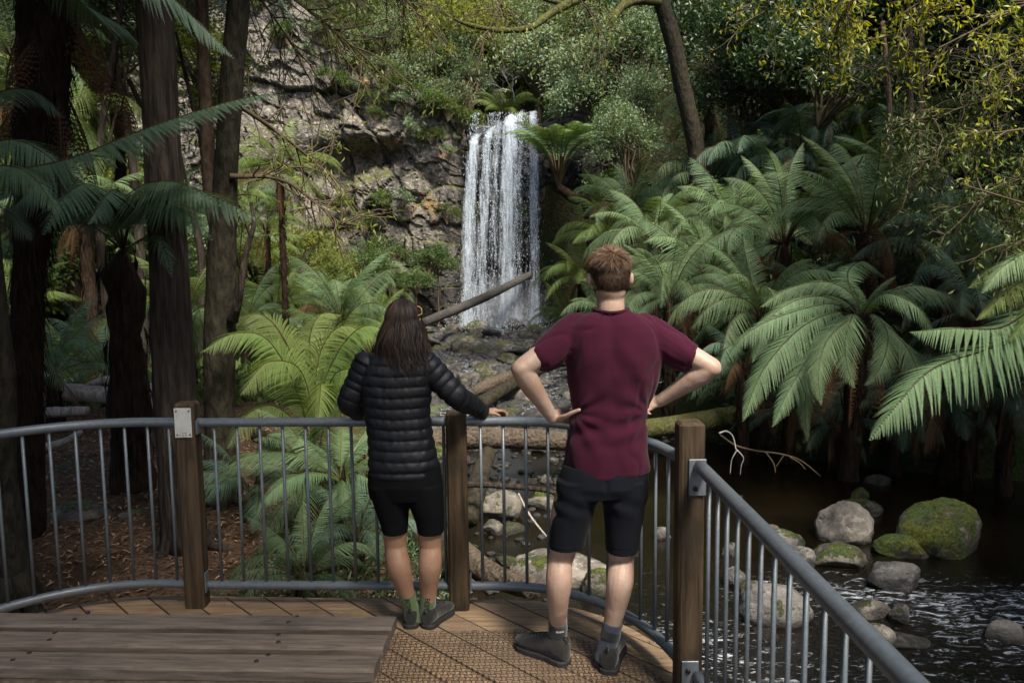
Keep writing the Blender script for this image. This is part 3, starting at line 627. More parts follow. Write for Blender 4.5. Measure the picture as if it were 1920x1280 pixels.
# deck boards clipped to the outline
edge = list(offs(_L, -.11)[::-8]) + [np.array([-1.0, 4.215])] + list(offs(_R, .09)[::10])
poly = np.array(edge + [np.array([.86, 3.1]), np.array([.95, -2.5]), np.array([-4.2, -2.5]), np.array([-4.2, 2.6])])
def clip(P_, n, d):
    out = []; k = len(P_)
    for i in range(k):
        a, b = P_[i], P_[(i + 1) % k]; da, db = a @ n - d, b @ n - d
        if da >= 0: out.append(a)
        if (da >= 0) != (db >= 0): out.append(a + (b - a) * (da / (da - db)))
    return np.array(out)
bd = nrm(np.array([1., -1.05])); bn = np.array([-bd[1], bd[0]])
lo = (poly @ bn).min(); hi = (poly @ bn).max(); mb = MB(); dk = None; rng = np.random.default_rng(6)
k = lo
while k < hi:
    q = clip(clip(poly, bn, k), -bn, -(k + .142)); k += .152
    if len(q) < 3: continue
    n = len(q); c0 = q.mean(0); qi = c0 + (q - c0) * 1.0; dz = rng.uniform(-.0015, .0015)
    sh = q - nrm(q - c0) * .003
    V = np.vstack([np.column_stack([sh, np.full(n, dz)]), np.column_stack([q, np.full(n, dz - .004)]), np.column_stack([q, np.full(n, -.035)])]); a = np.arange(n); b = (a + 1) % n
    rv = rng.uniform(0, 1); base = mb.n; mb.add(V, [np.stack([a, a + n, b + n, b], 1)[:, ::-1], np.stack([a + n, a + 2 * n, b + 2 * n, b + n], 1)[:, ::-1], ], 0, rv, smooth=False)
    # top as a fan of triangles round the centroid
    V2 = np.vstack([np.column_stack([sh, np.full(n, dz)]), [c0[0], c0[1], dz]]); ar = (np.roll(sh[:, 0], -1) * sh[:, 1] - sh[:, 0] * np.roll(sh[:, 1], -1)).sum(); tri = np.stack([a, b, np.full(n, n)], 1); mb.add(V2, tri if ar < 0 else tri, 0, rv, smooth=False)
deck = tag(mb.build('deck', m_deck), kind='structure')
mb = MB()
for k in range(7): mb.add(*box((-1.6 + 0 * k, 3.9 - k * .6, -.13), (4.6, .05, .18)), smooth=False)
for x in (-3.2, -1.68, -.3, .6): mb.add(*box((x, 3.6, -.55), (.12, .12, .9)), smooth=False)
tag(mb.build('deck_frame', m_post), kind='structure')
# anti-slip wire mesh stapled over the boards
mesh_poly = clip(poly, np.array([0, -1.]), -3.80); cellw = .026; mb = MB()
def inside(p): 
    x, y = p[:, 0], p[:, 1]; r = np.zeros(len(p), bool); q = mesh_poly; k = len(q)
    for i in range(k):
        a, b = q[i], q[(i + 1) % k]
        with np.errstate(divide='ignore', invalid='ignore'): c_ = ((a[1] > y) != (b[1] > y)) & (x < (b[0] - a[0]) * (y - a[1]) / (b[1] - a[1] + 1e-12) + a[0])
        r ^= c_
    return r
X0, X1, YA, YB = -.75, .86, 1.9, 3.80
def strips(P_, keep, w):
    n, m = P_.shape[:2]; T = nrm(np.gradient(P_, axis=1)); S = np.cross(T, [0, 0, 1.]) * w
    Vv = np.stack([P_ - S, P_ + [0, 0, w * 1.2], P_ + S], 2).reshape(-1, 3); i = np.arange(n)[:, None]; j = np.arange(m - 1)[None]; kk = keep[:, 1:] & keep[:, :-1]; F = []
    for a in (0, 1):
        v = lambda jj, s: (i * m + jj) * 3 + s
        f = np.stack([v(j, a), v(j, a + 1), v(j + 1, a + 1), v(j + 1, a)], -1)[kk]; F.append(f)
    return Vv, np.concatenate(F)
for axis in (0, 1):
    n = int(((YB - YA) if axis == 0 else (X1 - X0)) / cellw); m = int(((X1 - X0) if axis == 0 else (YB - YA)) / .0078)
    a = (YB if axis == 0 else X0) + (np.arange(n) * cellw * (-1 if axis == 0 else 1))[:, None]; b = np.linspace(X0 if axis == 0 else YB, X1 if axis == 0 else YA, m)[None]
    wv = .0045 * np.sign(np.sin((b) / cellw * math.pi + np.arange(n)[:, None] * math.pi)) * abs(np.sin(b / cellw * math.pi)) ** .6
    A = a + wv; X = (b + 0 * A) if axis == 0 else A; Y = A if axis == 0 else b + 0 * A
    sk = .012 * vnoise(np.stack([X * 2.3, Y * 2.3, X * 0], -1).reshape(-1, 3), 5, 2).reshape(X.shape); X = X + sk + (.02 * (Y - 3.0)); Z = .0022 + .0022 * (vnoise(np.stack([X * 6, Y * 6, X * 0], -1).reshape(-1, 3), 7, 2).reshape(X.shape) > .15) + axis * .0012 + 0 * X
    Pp = np.stack([X, Y, Z], -1); keep = inside(Pp.reshape(-1, 3)[:, :2]).reshape(X.shape) & (np.hypot(np.maximum(X + .12, 0) / .83, (Y - 3.0) / .83 * (Y > 3.0)) < 1.0)
    V, F = strips(Pp, keep, .0017); mb.add(V, F)
o = mb.build('wire_mesh', m_wire); tag(o, 'rusty wire anti slip mesh stapled over the deck boards', 'wire mesh')
# litter on the deck
rr = np.random.default_rng(3); n = 420; x = rr.uniform(-3.2, .9, n); y = rr.uniform(2.4, 4.3, n); ok = (np.abs(y - 4.2) < .13) | (x > .35) | (rr.uniform(size=n) < .10); x, y = x[ok], y[ok]; ins = np.array([True] * len(x)); mesh_poly = poly; ins = inside(np.stack([x, y], 1)); x, y = x[ins], y[ins]; n = len(x)
V, F = leaves(np.stack([x, y, np.full(n, .008)], 1), rand_dirs(n, rr) * [1, 1, .05], np.array([0, 0, 1]) + rand_dirs(n, rr) * .2, rr.uniform(.012, .045, n), rr.uniform(.003, .010, n), .1); o = MB().add(V, F, 0, np.repeat(rr.uniform(0, .8, n), 4), smooth=False).build('deck_litter', m_litter); o['kind'] = 'stuff'

# bench
bench = empty('bench', (-1.93, 2.875, 0), R(-2.6), 'weathered brown timber slat bench on the deck in the left foreground', 'bench')
def bpart(name, V, F, m, **k): me = MB().add(V, F, 0, k.get('r'), smooth=False).data(name, [m] if not isinstance(m, list) else m); return link(name, me, bench)
for k, (yc, r_) in enumerate(((.155, .3), (0.0, .6), (-.155, .45))):
    V, F = box((-.02, yc, .4275), (2.96, .134, .045), 0, .007)
    # subdivide the plank lengthwise so its edges can be worn
    nx = 90; xs_ = np.linspace(-1.46, 1.455, nx); prof = []; w2, hh, bv = .0545, .0225, .010
    ring = np.array([[-w2, -hh], [-w2, hh - bv], [-w2 + bv, hh], [w2 - bv, hh], [w2, hh - bv], [w2, -hh]]); Vp = np.zeros((nx, 6, 3)); wv = .0025 * vnoise(np.column_stack([xs_ * 5, xs_ * 0 + k, xs_ * 0]), 3, 4)
    Vp[..., 0] = xs_[:, None]; Vp[..., 1] = yc + ring[None, :, 0] * (1 + wv[:, None] * 12 * (np.abs(ring[None, :, 0]) > .06)); Vp[..., 2] = .4275 + ring[None, :, 1] + .0015 * vnoise(np.column_stack([xs_ * 3, xs_ * 0 + k * 5, xs_ * 0]), 4, 3)[:, None]
    F = [grid_faces(nx, 6, True)]; a = np.arange(6); F2 = [np.array([[0, 1, 4, 5], [1, 2, 3, 4]])[:, ::-1], (nx - 1) * 6 + np.array([[0, 1, 4, 5], [1, 2, 3, 4]])]
    bpart('slat', Vp.reshape(-1, 3), F + F2, m_bench, r=r_)
_c, _s = math.cos(R(2.6)), math.sin(R(2.6))
for (u, v) in ((557, 1155), (541, 1166), (522, 1189), (522, 1203), (503, 1227), (481, 1239), (165, 1147), (140, 1160), (103, 1186), (92, 1199), (55, 1224), (24, 1237)):
    q = G(u, v, .45) - np.array([-1.93, 2.875, 0]); x, y = q[0] * _c - q[1] * _s, q[0] * _s + q[1] * _c
    link('bolt', MB().add(*tube(np.array([[x, y, .445], [x, y, .4528]]), .0085, 8)).data('bolt', [m_screw]), bench)
V, F = box((0, -.212, .345), (2.88, .04, .115), 0, .006); m_mossw = bark_mat('mossy_timber', (.05, .04, .03), (.15, .115, .085), .24, 9, stretch=1, bstr=.5, bdist=.01, mcol=(.03, .045, .015)); bpart('apron', V, F, m_mossw)
for x in (-1.1, .95):
    V, F = box((x, 0, .375), (.09, .40, .055), 0, .006); bpart('cross_beam', V, F, m_post)
    for yy in (-.14, .14): V, F = box((x, yy, .1725), (.10, .10, .345), 0, .006); bpart('leg', V, F, m_post)
# ------------------------------------------------------------------ people
def fuse(name, mb, vox, smooth, mats, parent, disp=None, sub=0, assign=None):
    me = mb.data(name + '_tmp', [mats[0]]); o = bpy.data.objects.new('tmp', me); COL.objects.link(o)
    m = o.modifiers.new('r', 'REMESH'); m.mode = 'VOXEL'; m.voxel_size = vox; m.use_smooth_shade = True
    if smooth: s = o.modifiers.new('s', 'SMOOTH'); s.iterations = smooth; s.factor = .5
    dg = bpy.context.evaluated_depsgraph_get(); ev = o.evaluated_get(dg); nm = bpy.data.meshes.new_from_object(ev)
    bpy.data.objects.remove(o); bpy.data.meshes.remove(me)
    n = len(nm.vertices); V = np.zeros(n * 3, np.float32); nm.vertices.foreach_get('co', V); V = V.reshape(-1, 3).astype(float)
    N = np.zeros(n * 3, np.float32); nm.vertex_normals.foreach_get('vector', N) if hasattr(nm, 'vertex_normals') else nm.vertices.foreach_get('normal', N); N = N.reshape(-1, 3).astype(float)
    if disp is not None: V = disp(V, N)
    V = V - np.array(parent.location); nm.vertices.foreach_set('co', V.ravel().astype(np.float32)); nm.materials.clear()
    for m_ in mats: nm.materials.append(m_)
    nm.polygons.foreach_set('use_smooth', np.ones(len(nm.polygons), bool)); nm.name = name; nm.update()
    return link(name, nm, parent)
def limb(pts, rad, k=18, n=None, flat=1., ref=None):
    n = n or 10 * (len(pts) - 1) + 1; p = spline(pts, n); r = spline(np.column_stack([rad, rad, rad]), n)[:, 0]; V, F = tube(p, r, k, flat=flat, ref=ref)
    rp = nrm(p[-1] - p[-2]); return V, F
def ball(c, r): return ellipsoid(c, (r,) * 3 if np.isscalar(r) else r, 16, 12)
def seglist(mb, pts, rad, **k):
    V, F = limb(pts, rad, **k); mb.add(V, F); mb.add(*ball(pts[0], rad[0])); mb.add(*ball(pts[-1], rad[-1]))
def hand(mb, wrist, knuck, tips, rw, thumb, palm_n, fr=.0085):
    """palm as a flattened loft from wrist to the knuckles, five separate bent fingers"""
    wrist = np.array(wrist); K = [np.array(k) for k in knuck]; mid = sum(K) / len(K); ax = nrm(mid - wrist); sd = nrm(K[-1] - K[0]); w = np.linalg.norm(K[-1] - K[0]) / 2
    n = nrm(np.cross(ax, sd)); L = np.linalg.norm(mid - wrist)
    t = np.array([-.15, .1, .4, .75, 1.0, 1.1]); C = wrist + ax * (t * L)[:, None]; A = np.array([rw, rw * 1.05, w * .98, w * 1.15, w * 1.12, w * .95]); B = np.array([rw * .75, rw * .66, .017, .016, .014, .011]); mb.add(*rings(C, A, B, sd, n, 20, 2.4))
    for i, (k_, tp) in enumerate(zip(K, tips)):
        pts = [k_ - ax * .012] + [np.array(q) for q in tp]; f = [1., .97, .9, .85][i] * fr; mb.add(*limb(pts, [f * 1.12, f * 1.05, f, f * .8][:len(pts)], k=10)); mb.add(*ball(pts[-1], f * .82))
    pts = [np.array(q) for q in thumb]; mb.add(*limb(pts, [fr * 1.7, fr * 1.25, fr * 1.05, fr * .85][:len(pts)], k=12)); mb.add(*ball(pts[-1], fr * .88))
def skin_mat(name, c, red):
    m, t, out = new_mat(name); n1 = noise(t, coords(t), 9, 5, .6); n2 = noise(t, coords(t), 160, 4, .7)
    cc = mixc(t, ramp(t, n1, .3, .7), tuple(c), tuple(red)); cc = mixc(t, mth(t, 'MULTIPLY', ramp(t, n2, .50, .70), .45), cc, tuple(np.array(red) * .55)); cc = mixc(t, mth(t, 'MULTIPLY', ramp(t, noise(t, coords(t), 22, 5, .7), .5, .7), .4), cc, tuple(np.array(red) * .8))
    p = prin(t, cc, .5, .35, 0, bump(t, n2, .12, .001)); n = p.node; n.inputs['Subsurface Weight'].default_value = .12; n.inputs['Subsurface Radius'].default_value = (.012, .004, .002); n.inputs['Subsurface Scale'].default_value = 1.0; t.links.new(p, out.inputs[0]); return m
m_skin_m = skin_mat('fair_skin', (.46, .33, .265), (.40, .255, .195)); m_skin_w = skin_mat('tanned_skin', (.34, .21, .14), (.30, .165, .105))
def cloth(name, c, fine=420, rough=.85, spec=.15, bst=.35, sheen=.3, var=.18, big=.0):
    m, t, out = new_mat(name); n1 = noise(t, coords(t), fine, 3, .6); n2 = noise(t, coords(t), 7, 5, .6)
    cc = mixc(t, n2, tuple(np.array(c) * (1 - var)), tuple(np.array(c) * (1 + var))); cc = mixc(t, mth(t, 'MULTIPLY', n1, .5), cc, tuple(np.minimum(np.array(c) * 1.7, 1)))
    p = prin(t, cc, rough, spec, 0, bump(t, mth(t, 'ADD', n1, mth(t, 'MULTIPLY', n2, big)), bst, .0015)); p.node.inputs['Sheen Weight'].default_value = sheen; p.node.inputs['Sheen Roughness'].default_value = .5; t.links.new(p, out.inputs[0]); return m
m_maroon = cloth('maroon_jersey', (.038, .005, .016), 260, .9, .12, sheen=.08, var=.12); m_shorts = cloth('navy_black_cloth', (.006, .007, .011), 350, .85, .1, sheen=.03); m_wshorts = cloth('black_cloth', (.006, .006, .007), 350, .9, .06, sheen=.0)
m_puffer, t, out = new_mat('black_quilted_nylon'); n1 = noise(t, coords(t, (1, 1, 3)), 60, 5, .65); n2 = noise(t, coords(t), 500, 2); t.links.new(prin(t, (.008, .009, .013), .48, .35, 0, bump(t, mth(t, 'ADD', n1, mth(t, 'MULTIPLY', n2, .3)), .5, .004)), out.inputs[0])
m_sock_g = cloth('green_sock', (.075, .11, .045), 600, .9, .1); m_sock_n = cloth('slate_sock', (.035, .045, .07), 300, .9, .1, var=.5); m_sock_b = cloth('sock_band', (.012, .013, .018), 500)
m_shoe = cloth('shoe_fabric', (.016, .015, .014), 500, .8, .2, var=.3); m_shoe2 = cloth('black_suede', (.014, .014, .014), 500, .8, .2, var=.3); m_sole = plain('rubber_sole', (.028, .027, .026), .7, .3, nscale=120, bstr=.5); m_mark = plain('pale_mark', (.45, .43, .40), .6)
def hair_mat(name, c1, c2):
    m, t, out = new_mat(name); a = N_(t, 'Attribute'); a.attribute_name = 'rnd'; cc = mixc(t, a.outputs['Fac'], c1, c2)
    t.links.new(prin(t, cc, .55, .35, 0), out.inputs[0]); return m
m_hair_m = hair_mat('brown_hair', (.022, .012, .007), (.19, .11, .06)); m_hair_w = hair_mat('dark_brown_hair', (.009, .0055, .004), (.085, .046, .030))
m_eye = plain('eye_white', (.7, .68, .65), .2, .5)

def ribbons(paths, w, side):
    """paths (n,m,3) -> flat strips facing outward; side (n,m,3)"""
    n, m = paths.shape[:2]; T = nrm(np.gradient(paths, axis=1)); S = nrm(np.cross(T, side)); ww = w * np.linspace(1, .25, m)[None, :, None]
    V = np.stack([paths - S * ww, paths + S * ww], 2).reshape(-1, 3); i = np.arange(n)[:, None] * m * 2; j = np.arange(m - 1)[None] * 2
    return V, np.stack([i + j, i + j + 1, i + j + 3, i + j + 2], -1).reshape(-1, 4)
def head_parts(mb, c, s=1.0, fwd=(0, 1, 0), tilt=0., neck=None):
    """skull, jaw, face features; fwd = where the face looks"""
    f = nrm(np.array(fwd, float)); rt = nrm(np.cross(f, [0, 0, 1.])); up = np.cross(rt, f); Rm = np.stack([rt, f, up], 1)
    q = lambda x, y, z: np.array(c) + Rm @ (np.array([x, y, z]) * s)
    e = lambda p, r: ellipsoid(q(*p), np.array(r) * s, 24, 18, rot=Rm)
    mb.add(*e((0, -.012, .022), (.077, .098, .092))); mb.add(*e((0, .022, -.035), (.062, .070, .075))); mb.add(*e((0, .050, -.088), (.036, .032, .026))); mb.add(*e((0, -.03, -.045), (.062, .062, .06)))
    mb.add(*e((0, .080, .035), (.052, .02, .014))); mb.add(*limb([q(0, .088, .022), q(0, .104, -.004), q(0, .112, -.018)], [.009 * s, .011 * s, .014 * s]))
    for sx in (-1, 1):
        mb.add(*e((.013 * sx, .098, -.022), (.009, .012, .008))); mb.add(*e((.040 * sx, .070, -.012), (.022, .018, .02)))
        mb.add(*ellipsoid(q(.086 * sx, -.012, -.004), np.array([.010, .019, .033]) * s, 16, 12, rot=Rm @ np.array([[1, 0, 0], [0, .96, -.26], [0, .26, .96]]))); mb.add(*ellipsoid(q(.093 * sx, -.020, .002), np.array([.006, .013, .027]) * s, 12, 10, rot=Rm))
    mb.add(*e((0, .094, -.050), (.026, .009, .006))); mb.add(*e((0, .092, -.061), (.022, .010, .007))); return q, Rm
def shoe(parent, heel, toe, w, mats, h=.085, ank=None, label='shoe', sock_c=None):
    heel = np.array(heel, float); toe = np.array(toe, float); f = toe - heel; L = np.linalg.norm(f); f = f / L; s = np.array([f[1], -f[0], 0]); up = np.array([0, 0, 1.])
    t = np.array([-.02, .0, .06, .18, .35, .55, .72, .86, .96, 1.0, 1.01]); A = w * np.array([.30, .62, .80, .84, .74, .86, 1.0, .96, .72, .40, .15]); 
    H = h * np.array([.45, .75, .98, 1.05, 1.05, .86, .66, .56, .46, .36, .25]); C = heel + f * (t * L)[:, None]; C = C + up * (H / 2 + .020)[:, None]
    mb = MB().add(*rings(C, A, H / 2, s, up, 24, 2.5)); mb.add(*rings(heel + f * (np.array([.10, .14, .34, .38]) * L)[:, None] + up * (h * .9), [.02, .032, .034, .02], [.012, .028, .024, .01], s, up, 18))
    def dd(V, N): return V + N * (.0016 * vnoise(V * 60, 3, 3))[:, None]
    o = fuse(label, mb, .005, 2, [mats[0]], parent, dd)
    tt = np.linspace(-.03, 1.02, 34); a = np.interp(tt, t, A) * 1.07 + .002; pts = []; C2 = heel + f * (tt * L)[:, None]
    mb = MB(); zz = [.0, .004, .020, .026]; sc = [.96, 1.0, 1.0, .95]; ringpts = np.concatenate([C2 + s * a[:, None], (C2 - s * a[:, None])[::-1]]); n = len(ringpts); cc = ringpts.mean(0)
    V = np.concatenate([cc + (ringpts - cc) * k + up * z for z, k in zip(zz, sc)]); F = grid_faces(4, n, True); V = np.vstack([V, cc, cc + up * zz[-1]]); ai = np.arange(n); bi = (ai + 1) % n
    mb.add(V, [F, np.stack([bi, ai, np.full(n, 4 * n)], 1), np.stack([3 * n + ai, 3 * n + bi, np.full(n, 4 * n + 1)], 1)], smooth=False); so_ = mb.build('sole', mats[1], parent); so_.parent = o; 
    # laces across the tongue
    mb = MB()
    for k in range(5):
        p = heel + f * L * (.42 + .075 * k); zt_ = np.interp(.42 + .075 * k, t, H) + .022; mb.add(*limb([p + s * .026 + up * (zt_ - .010), p + up * (zt_ + .003), p - s * .026 + up * (zt_ - .010)], [.003] * 3, k=6))
    mb.add(*limb([heel + f * L * .0 + up * (h + .012), heel - f * .008 + up * (h + .03), heel + f * L * .06 + up * (h + .034)], [.004] * 3, k=6)); l_ = mb.build('lace', mats[0], parent); l_.parent = o
    return o
def text_on(s, size, fn, name, mat, parent, depth=.0008):
    """flat lettering wrapped onto a surface by fn(x, y) -> world point"""
    cu_ = bpy.data.curves.new('t', 'FONT'); cu_.body = s; cu_.size = size; cu_.align_x = 'CENTER'; cu_.align_y = 'CENTER'; cu_.offset = size * .012
    o = bpy.data.objects.new('t', cu_); COL.objects.link(o); dg = bpy.context.evaluated_depsgraph_get(); me = bpy.data.meshes.new_from_object(o.evaluated_get(dg)); bpy.data.objects.remove(o)
    for v in me.vertices: v.co = Vector(fn(v.co.x, v.co.y)) - parent.location
    me.materials.clear(); me.materials.append(mat); me.name = name; return link(name, me, parent)

# ======================= the man
YM = 3.45
def pm(u, v, dy=0.): return P(u, v, YM + dy)
man = empty('person', (.30, YM, 0), 0, 'standing man seen from behind in maroon t-shirt and dark shorts with hands on hips', 'person')
hc = pm(1142, 524, .03)
mb = MB(); qh, Rh = head_parts(mb, hc, 1.04, (-.10, 1, -.05))
seglist(mb, [pm(1144, 550, .02), pm(1145, 575, .0), pm(1145, 600, -.0)], [.062, .060, .066])
# torso under the shirt
tv = np.array([590, 610, 640, 690, 740, 790, 840, 880, 915]); xl_ = np.array([1108, 1080, 1068, 1072, 1080, 1078, 1068, 1058, 1060]); xr_ = np.array([1182, 1208, 1222, 1225, 1212, 1205, 1208, 1210, 1208])
C = np.array([(pm(a, v) + pm(b, v)) / 2 for a, b, v in zip(xl_, xr_, tv)]); A = (xr_ - xl_) / 2 / 1500 * YM * .93; B = np.array([.05, .085, .105, .115, .105, .10, .105, .115, .10]); mb.add(*rings(C, A, B, (1, 0, 0), (0, 1, 0), 28, 2.3))
# arms
SL, EL, WL = pm(1062, 632, 0), pm(976, 692, -.10), pm(1036, 783, .0)
SR, ER, WR = pm(1232, 632, 0), pm(1334, 689, -.10), pm(1236, 752, .02)
def arm(mb, S, E, W, s=1.):
    seglist(mb, [S, S + (E - S) * .35 + [0, 0, .006], S + (E - S) * .75, E], [.046 * s, .046 * s, .046 * s, .042 * s]); seglist(mb, [E, E + (W - E) * .28, E + (W - E) * .7, W], [.042 * s, .047 * s, .034 * s, .027 * s])
arm(mb, SL, EL, WL); arm(mb, SR, ER, WR)
# left hand: palm on the hip, thumb to the back, fingers wrapped to the front
kn = [WL + [.055, .055, -.028], WL + [.048, .066, -.010], WL + [.040, .070, .010], WL + [.034, .066, .028]]
tp = [[k + [.03, .035, -.012], k + [.058, .045, -.02], k + [.08, .04, -.026]] for k in kn]
hand(mb, WL, kn, tp, .026, [WL + [.018, .0, -.008], pm(1060, 780, -.06), pm(1074, 773, -.085), pm(1086, 768, -.095)], None, .0095)
# right hand: loosely curled, knuckles on the hip
kn = [WR + [-.050, .02, .020], WR + [-.056, .006, .002], WR + [-.054, -.004, -.016], WR + [-.046, -.006, -.034]]
tp = [[k + [-.024, -.022, -.002], k + [-.022, -.046, -.006], k + [-.004, -.052, -.010]] for k in kn]
hand(mb, WR, kn, tp, .026, [WR + [-.02, .02, .02], WR + [-.05, .04, .028], WR + [-.078, .05, .022]], None, .0088)
# legs
def leg(mb, pts, rad): seglist(mb, pts, rad)
HLl = pm(1092, 890); HRr = pm(1178, 890)
leg(mb, [HLl, pm(1068, 960), pm(1056, 1030, .01), pm(1050, 1052, .01), pm(1048, 1090, -.03), pm(1046, 1135, -.01), pm(1046, 1175, .05), pm(1043, 1212, .06)], [.090, .082, .060, .056, .059, .046, .037, .040])
leg(mb, [HRr, pm(1172, 960), pm(1166, 1030, .01), pm(1165, 1055, .01), pm(1162, 1092, -.05), pm(1154, 1140, -.04), pm(1146, 1180, -.03), pm(1137, 1222, -.02)], [.090, .082, .060, .057, .060, .047, .037, .040])
for ank, f in ((pm(1043, 1212, .06), (-.75, .66)), (pm(1137, 1222, -.02), (.25, .97))):
    f = np.array([*f, 0]); a = np.array([ank[0], ank[1], 0]); mb.add(*limb([a - f * .03 + [0, 0, .05], a + f * .08 + [0, 0, .05], a + f * .16 + [0, 0, .038]], [.034, .034, .026]))
def dskin(V, N):
    r = V.copy(); r += N * (.0012 * vnoise(V * 40, 3, 2))[:, None]; return r
fuse('body', mb, .0048, 3, [m_skin_m], man, dskin)
for sx in (-1, 1):
    o = MB().add(*ellipsoid(qh(.033 * sx, .079, .010), (.012,) * 3, 16, 12)).build('eye', m_eye, man)
# t-shirt
mb = MB()
tv = np.array([583, 592, 606, 622, 645, 670, 700, 735, 765, 800, 840, 866, 884]); xl_ = np.array([1112, 1086, 1062, 1054, 1054, 1058, 1062, 1066, 1070, 1066, 1058, 1056, 1056]); xr_ = np.array([1178, 1206, 1228, 1240, 1244, 1243, 1238, 1226, 1215, 1212, 1214, 1217, 1218])
C = np.array([(pm(a, v) + pm(b, v)) / 2 for a, b, v in zip(xl_, xr_, tv)]); A = (xr_ - xl_) / 2 / 1500 * YM; B = np.array([.062, .088, .108, .120, .130, .134, .132, .122, .116, .118, .126, .128, .126])
n = 60; tt = np.linspace(0, 1, len(tv)); ti = np.linspace(0, 1, n); Ci = np.stack([np.interp(ti, tt, C[:, k]) for k in range(3)], 1); mb.add(*rings(Ci, np.interp(ti, tt, A), np.interp(ti, tt, B), (1, 0, 0), (0, 1, 0), 40, 2.4))
for S, E, cu0 in ((SL, EL, pm(1014, 667, -.055)), (SR, ER, pm(1294, 667, -.055))):
    d = nrm(E - S); c_ = S + d * ((cu0 - S) @ d); seglist(mb, [S + d * -.06, S + [0, 0, -.004], S + (c_ - S) * .5 + [0, 0, -.010], c_ - d * .015 + [0, 0, -.014]], [.078, .080, .076, .070])
    mb.add(*rings(np.array([c_ - d * .05, c_ - d * .01, c_ + d * .004]) + [0, 0, -.014], [.070, .071, .071], [.066, .067, .067], np.cross(d, [0, 1., 0]) / np.linalg.norm(np.cross(d, [0, 1., 0])), nrm(np.cross(d, np.cross(d, [0, 1., 0]))), 28))
wst = pm(1090, 768)[2]
def wr(V, N):
    x, y, z = V.T; c0 = pm(1143, 700); u = (x - c0[0]); back = sstep(.1, -.05, y - YM)
    d = np.zeros(len(V))
    # creases pulled toward the two hands
    for hx, hz, k, ph in ((pm(1072, 770)[0], wst, 26, 0.), (pm(1214, 766)[0], wst, 24, 1.)):
        rr = np.hypot(x - hx, (z - hz)); th = np.arctan2(z - hz, x - hx); d += .0036 * np.sin(th * k * .42 + 2.5 * vnoise(V * 7, 4, 2) + ph) * np.exp(-((rr - .12) / .10) ** 2) * sstep(.01, .06, rr)
    d += .0045 * np.sin(z * 70 + 22 * u * np.sin(u * 6) + 3.0 * vnoise(V * 4, 8, 2)) * np.exp(-((z - wst + .05) / .085) ** 2)
    d += .010 * vnoise(V * np.array([6, 6, 3.0]), 2, 3) + .0055 * vnoise(V * np.array([15, 15, 6.]), 5, 2) - .0055 * np.exp(-(vnoise(V * np.array([8, 8, 4.5]) + [0, 0, 3], 8, 2) / .10) ** 2)
    # diagonal folds from the shoulder blades, spine hollow
    d += .0035 * np.sin((z * 34 + np.abs(u) * 46)) * np.exp(-((z - pm(1143, 680)[2]) / .10) ** 2) * back
    d -= .010 * np.exp(-(u / .035) ** 2) * back * sstep(wst, wst + .25, z); d += .008 * (np.exp(-((np.abs(u) - .10) / .06) ** 2)) * back * np.exp(-((z - pm(1143, 660)[2]) / .08) ** 2)
    # hem seam
    hz = pm(1143, 876)[2]; d += .002 * np.exp(-((z - hz) / .003) ** 2)
    r = V + N * d[:, None]; r[:, 2] += (.010 * np.sin(u * 15 + .5) - .012 + .02 * (u / .18) ** 2) * sstep(hz + .10, hz, z); return r
fuse('t_shirt', mb, .0055, 3, [m_maroon], man, wr)
nk = rings(np.array([pm(1144, 573), pm(1144, 579), pm(1144, 585)]), [.064, .069, .075], [.062, .068, .074], (1, 0, 0), (0, .96, -.25), 32); 
th = np.linspace(0, 2 * np.pi, 40); loop = np.stack([pm(1145, 583)[0] + .075 * np.cos(th), YM + .070 * np.sin(th), pm(1144, 584)[2] + .012 * np.abs(np.cos(th)) ** 2], 1); MB().add(*tube(loop, .0075, 8, cap=False)).build('collar', m_maroon, man)
# shorts
mb = MB(); tv = np.array([868, 885, 905, 925]); xl_ = np.array([1054, 1049, 1045, 1042]); xr_ = np.array([1216, 1217, 1216, 1213])
C = np.array([(pm(a, v) + pm(b, v)) / 2 for a, b, v in zip(xl_, xr_, tv)]); A = (xr_ - xl_) / 2 / 1500 * YM; mb.add(*rings(C, A, [.118, .130, .136, .12], (1, 0, 0), (0, 1, 0), 36, 2.4))
def shleg(pts, wd, dp):
    c = spline(np.array(pts), 24); t_ = np.linspace(0, 1, 24); tk = np.linspace(0, 1, len(wd)); mb.add(*rings(c, np.interp(t_, tk, wd), np.interp(t_, tk, dp), (1, 0, 0), (0, 1, 0), 30, 2.2))
pxm = YM / 1500
shleg([pm(1088, 895), pm(1080, 935), pm(1068, 985), pm(1062, 1024)], [45 * pxm, 41 * pxm, 36 * pxm, 33.5 * pxm], [.12, .115, .095, .086])
shleg([pm(1172, 895), pm(1170, 935), pm(1168, 985), pm(1166, 1031)], [45 * pxm, 42 * pxm, 35 * pxm, 30.5 * pxm], [.12, .115, .095, .086])
def dsh(V, N):
    x, y, z = V.T; d = .006 * vnoise(V * np.array([9, 9, 5.]), 3, 3) + .0045 * np.sin(z * 60 + 30 * (x - .44) + 3 * vnoise(V * 5, 6, 2)) * np.exp(-((z - pm(1100, 935)[2]) / .06) ** 2)
    d -= .016 * np.exp(-((x - pm(1131, 900)[0]) / .012) ** 2) * (y < YM) * sstep(pm(0, 930)[2], pm(0, 915)[2], z) * sstep(pm(0, 892)[2], pm(0, 903)[2], z) * .5
    hz = pm(1100, 1016)[2]; d += .0025 * np.sin((z - hz) * 700) * np.exp(-((z - hz) / .008) ** 2); return V + N * d[:, None]
fuse('shorts', mb, .0055, 2, [m_shorts], man, dsh)
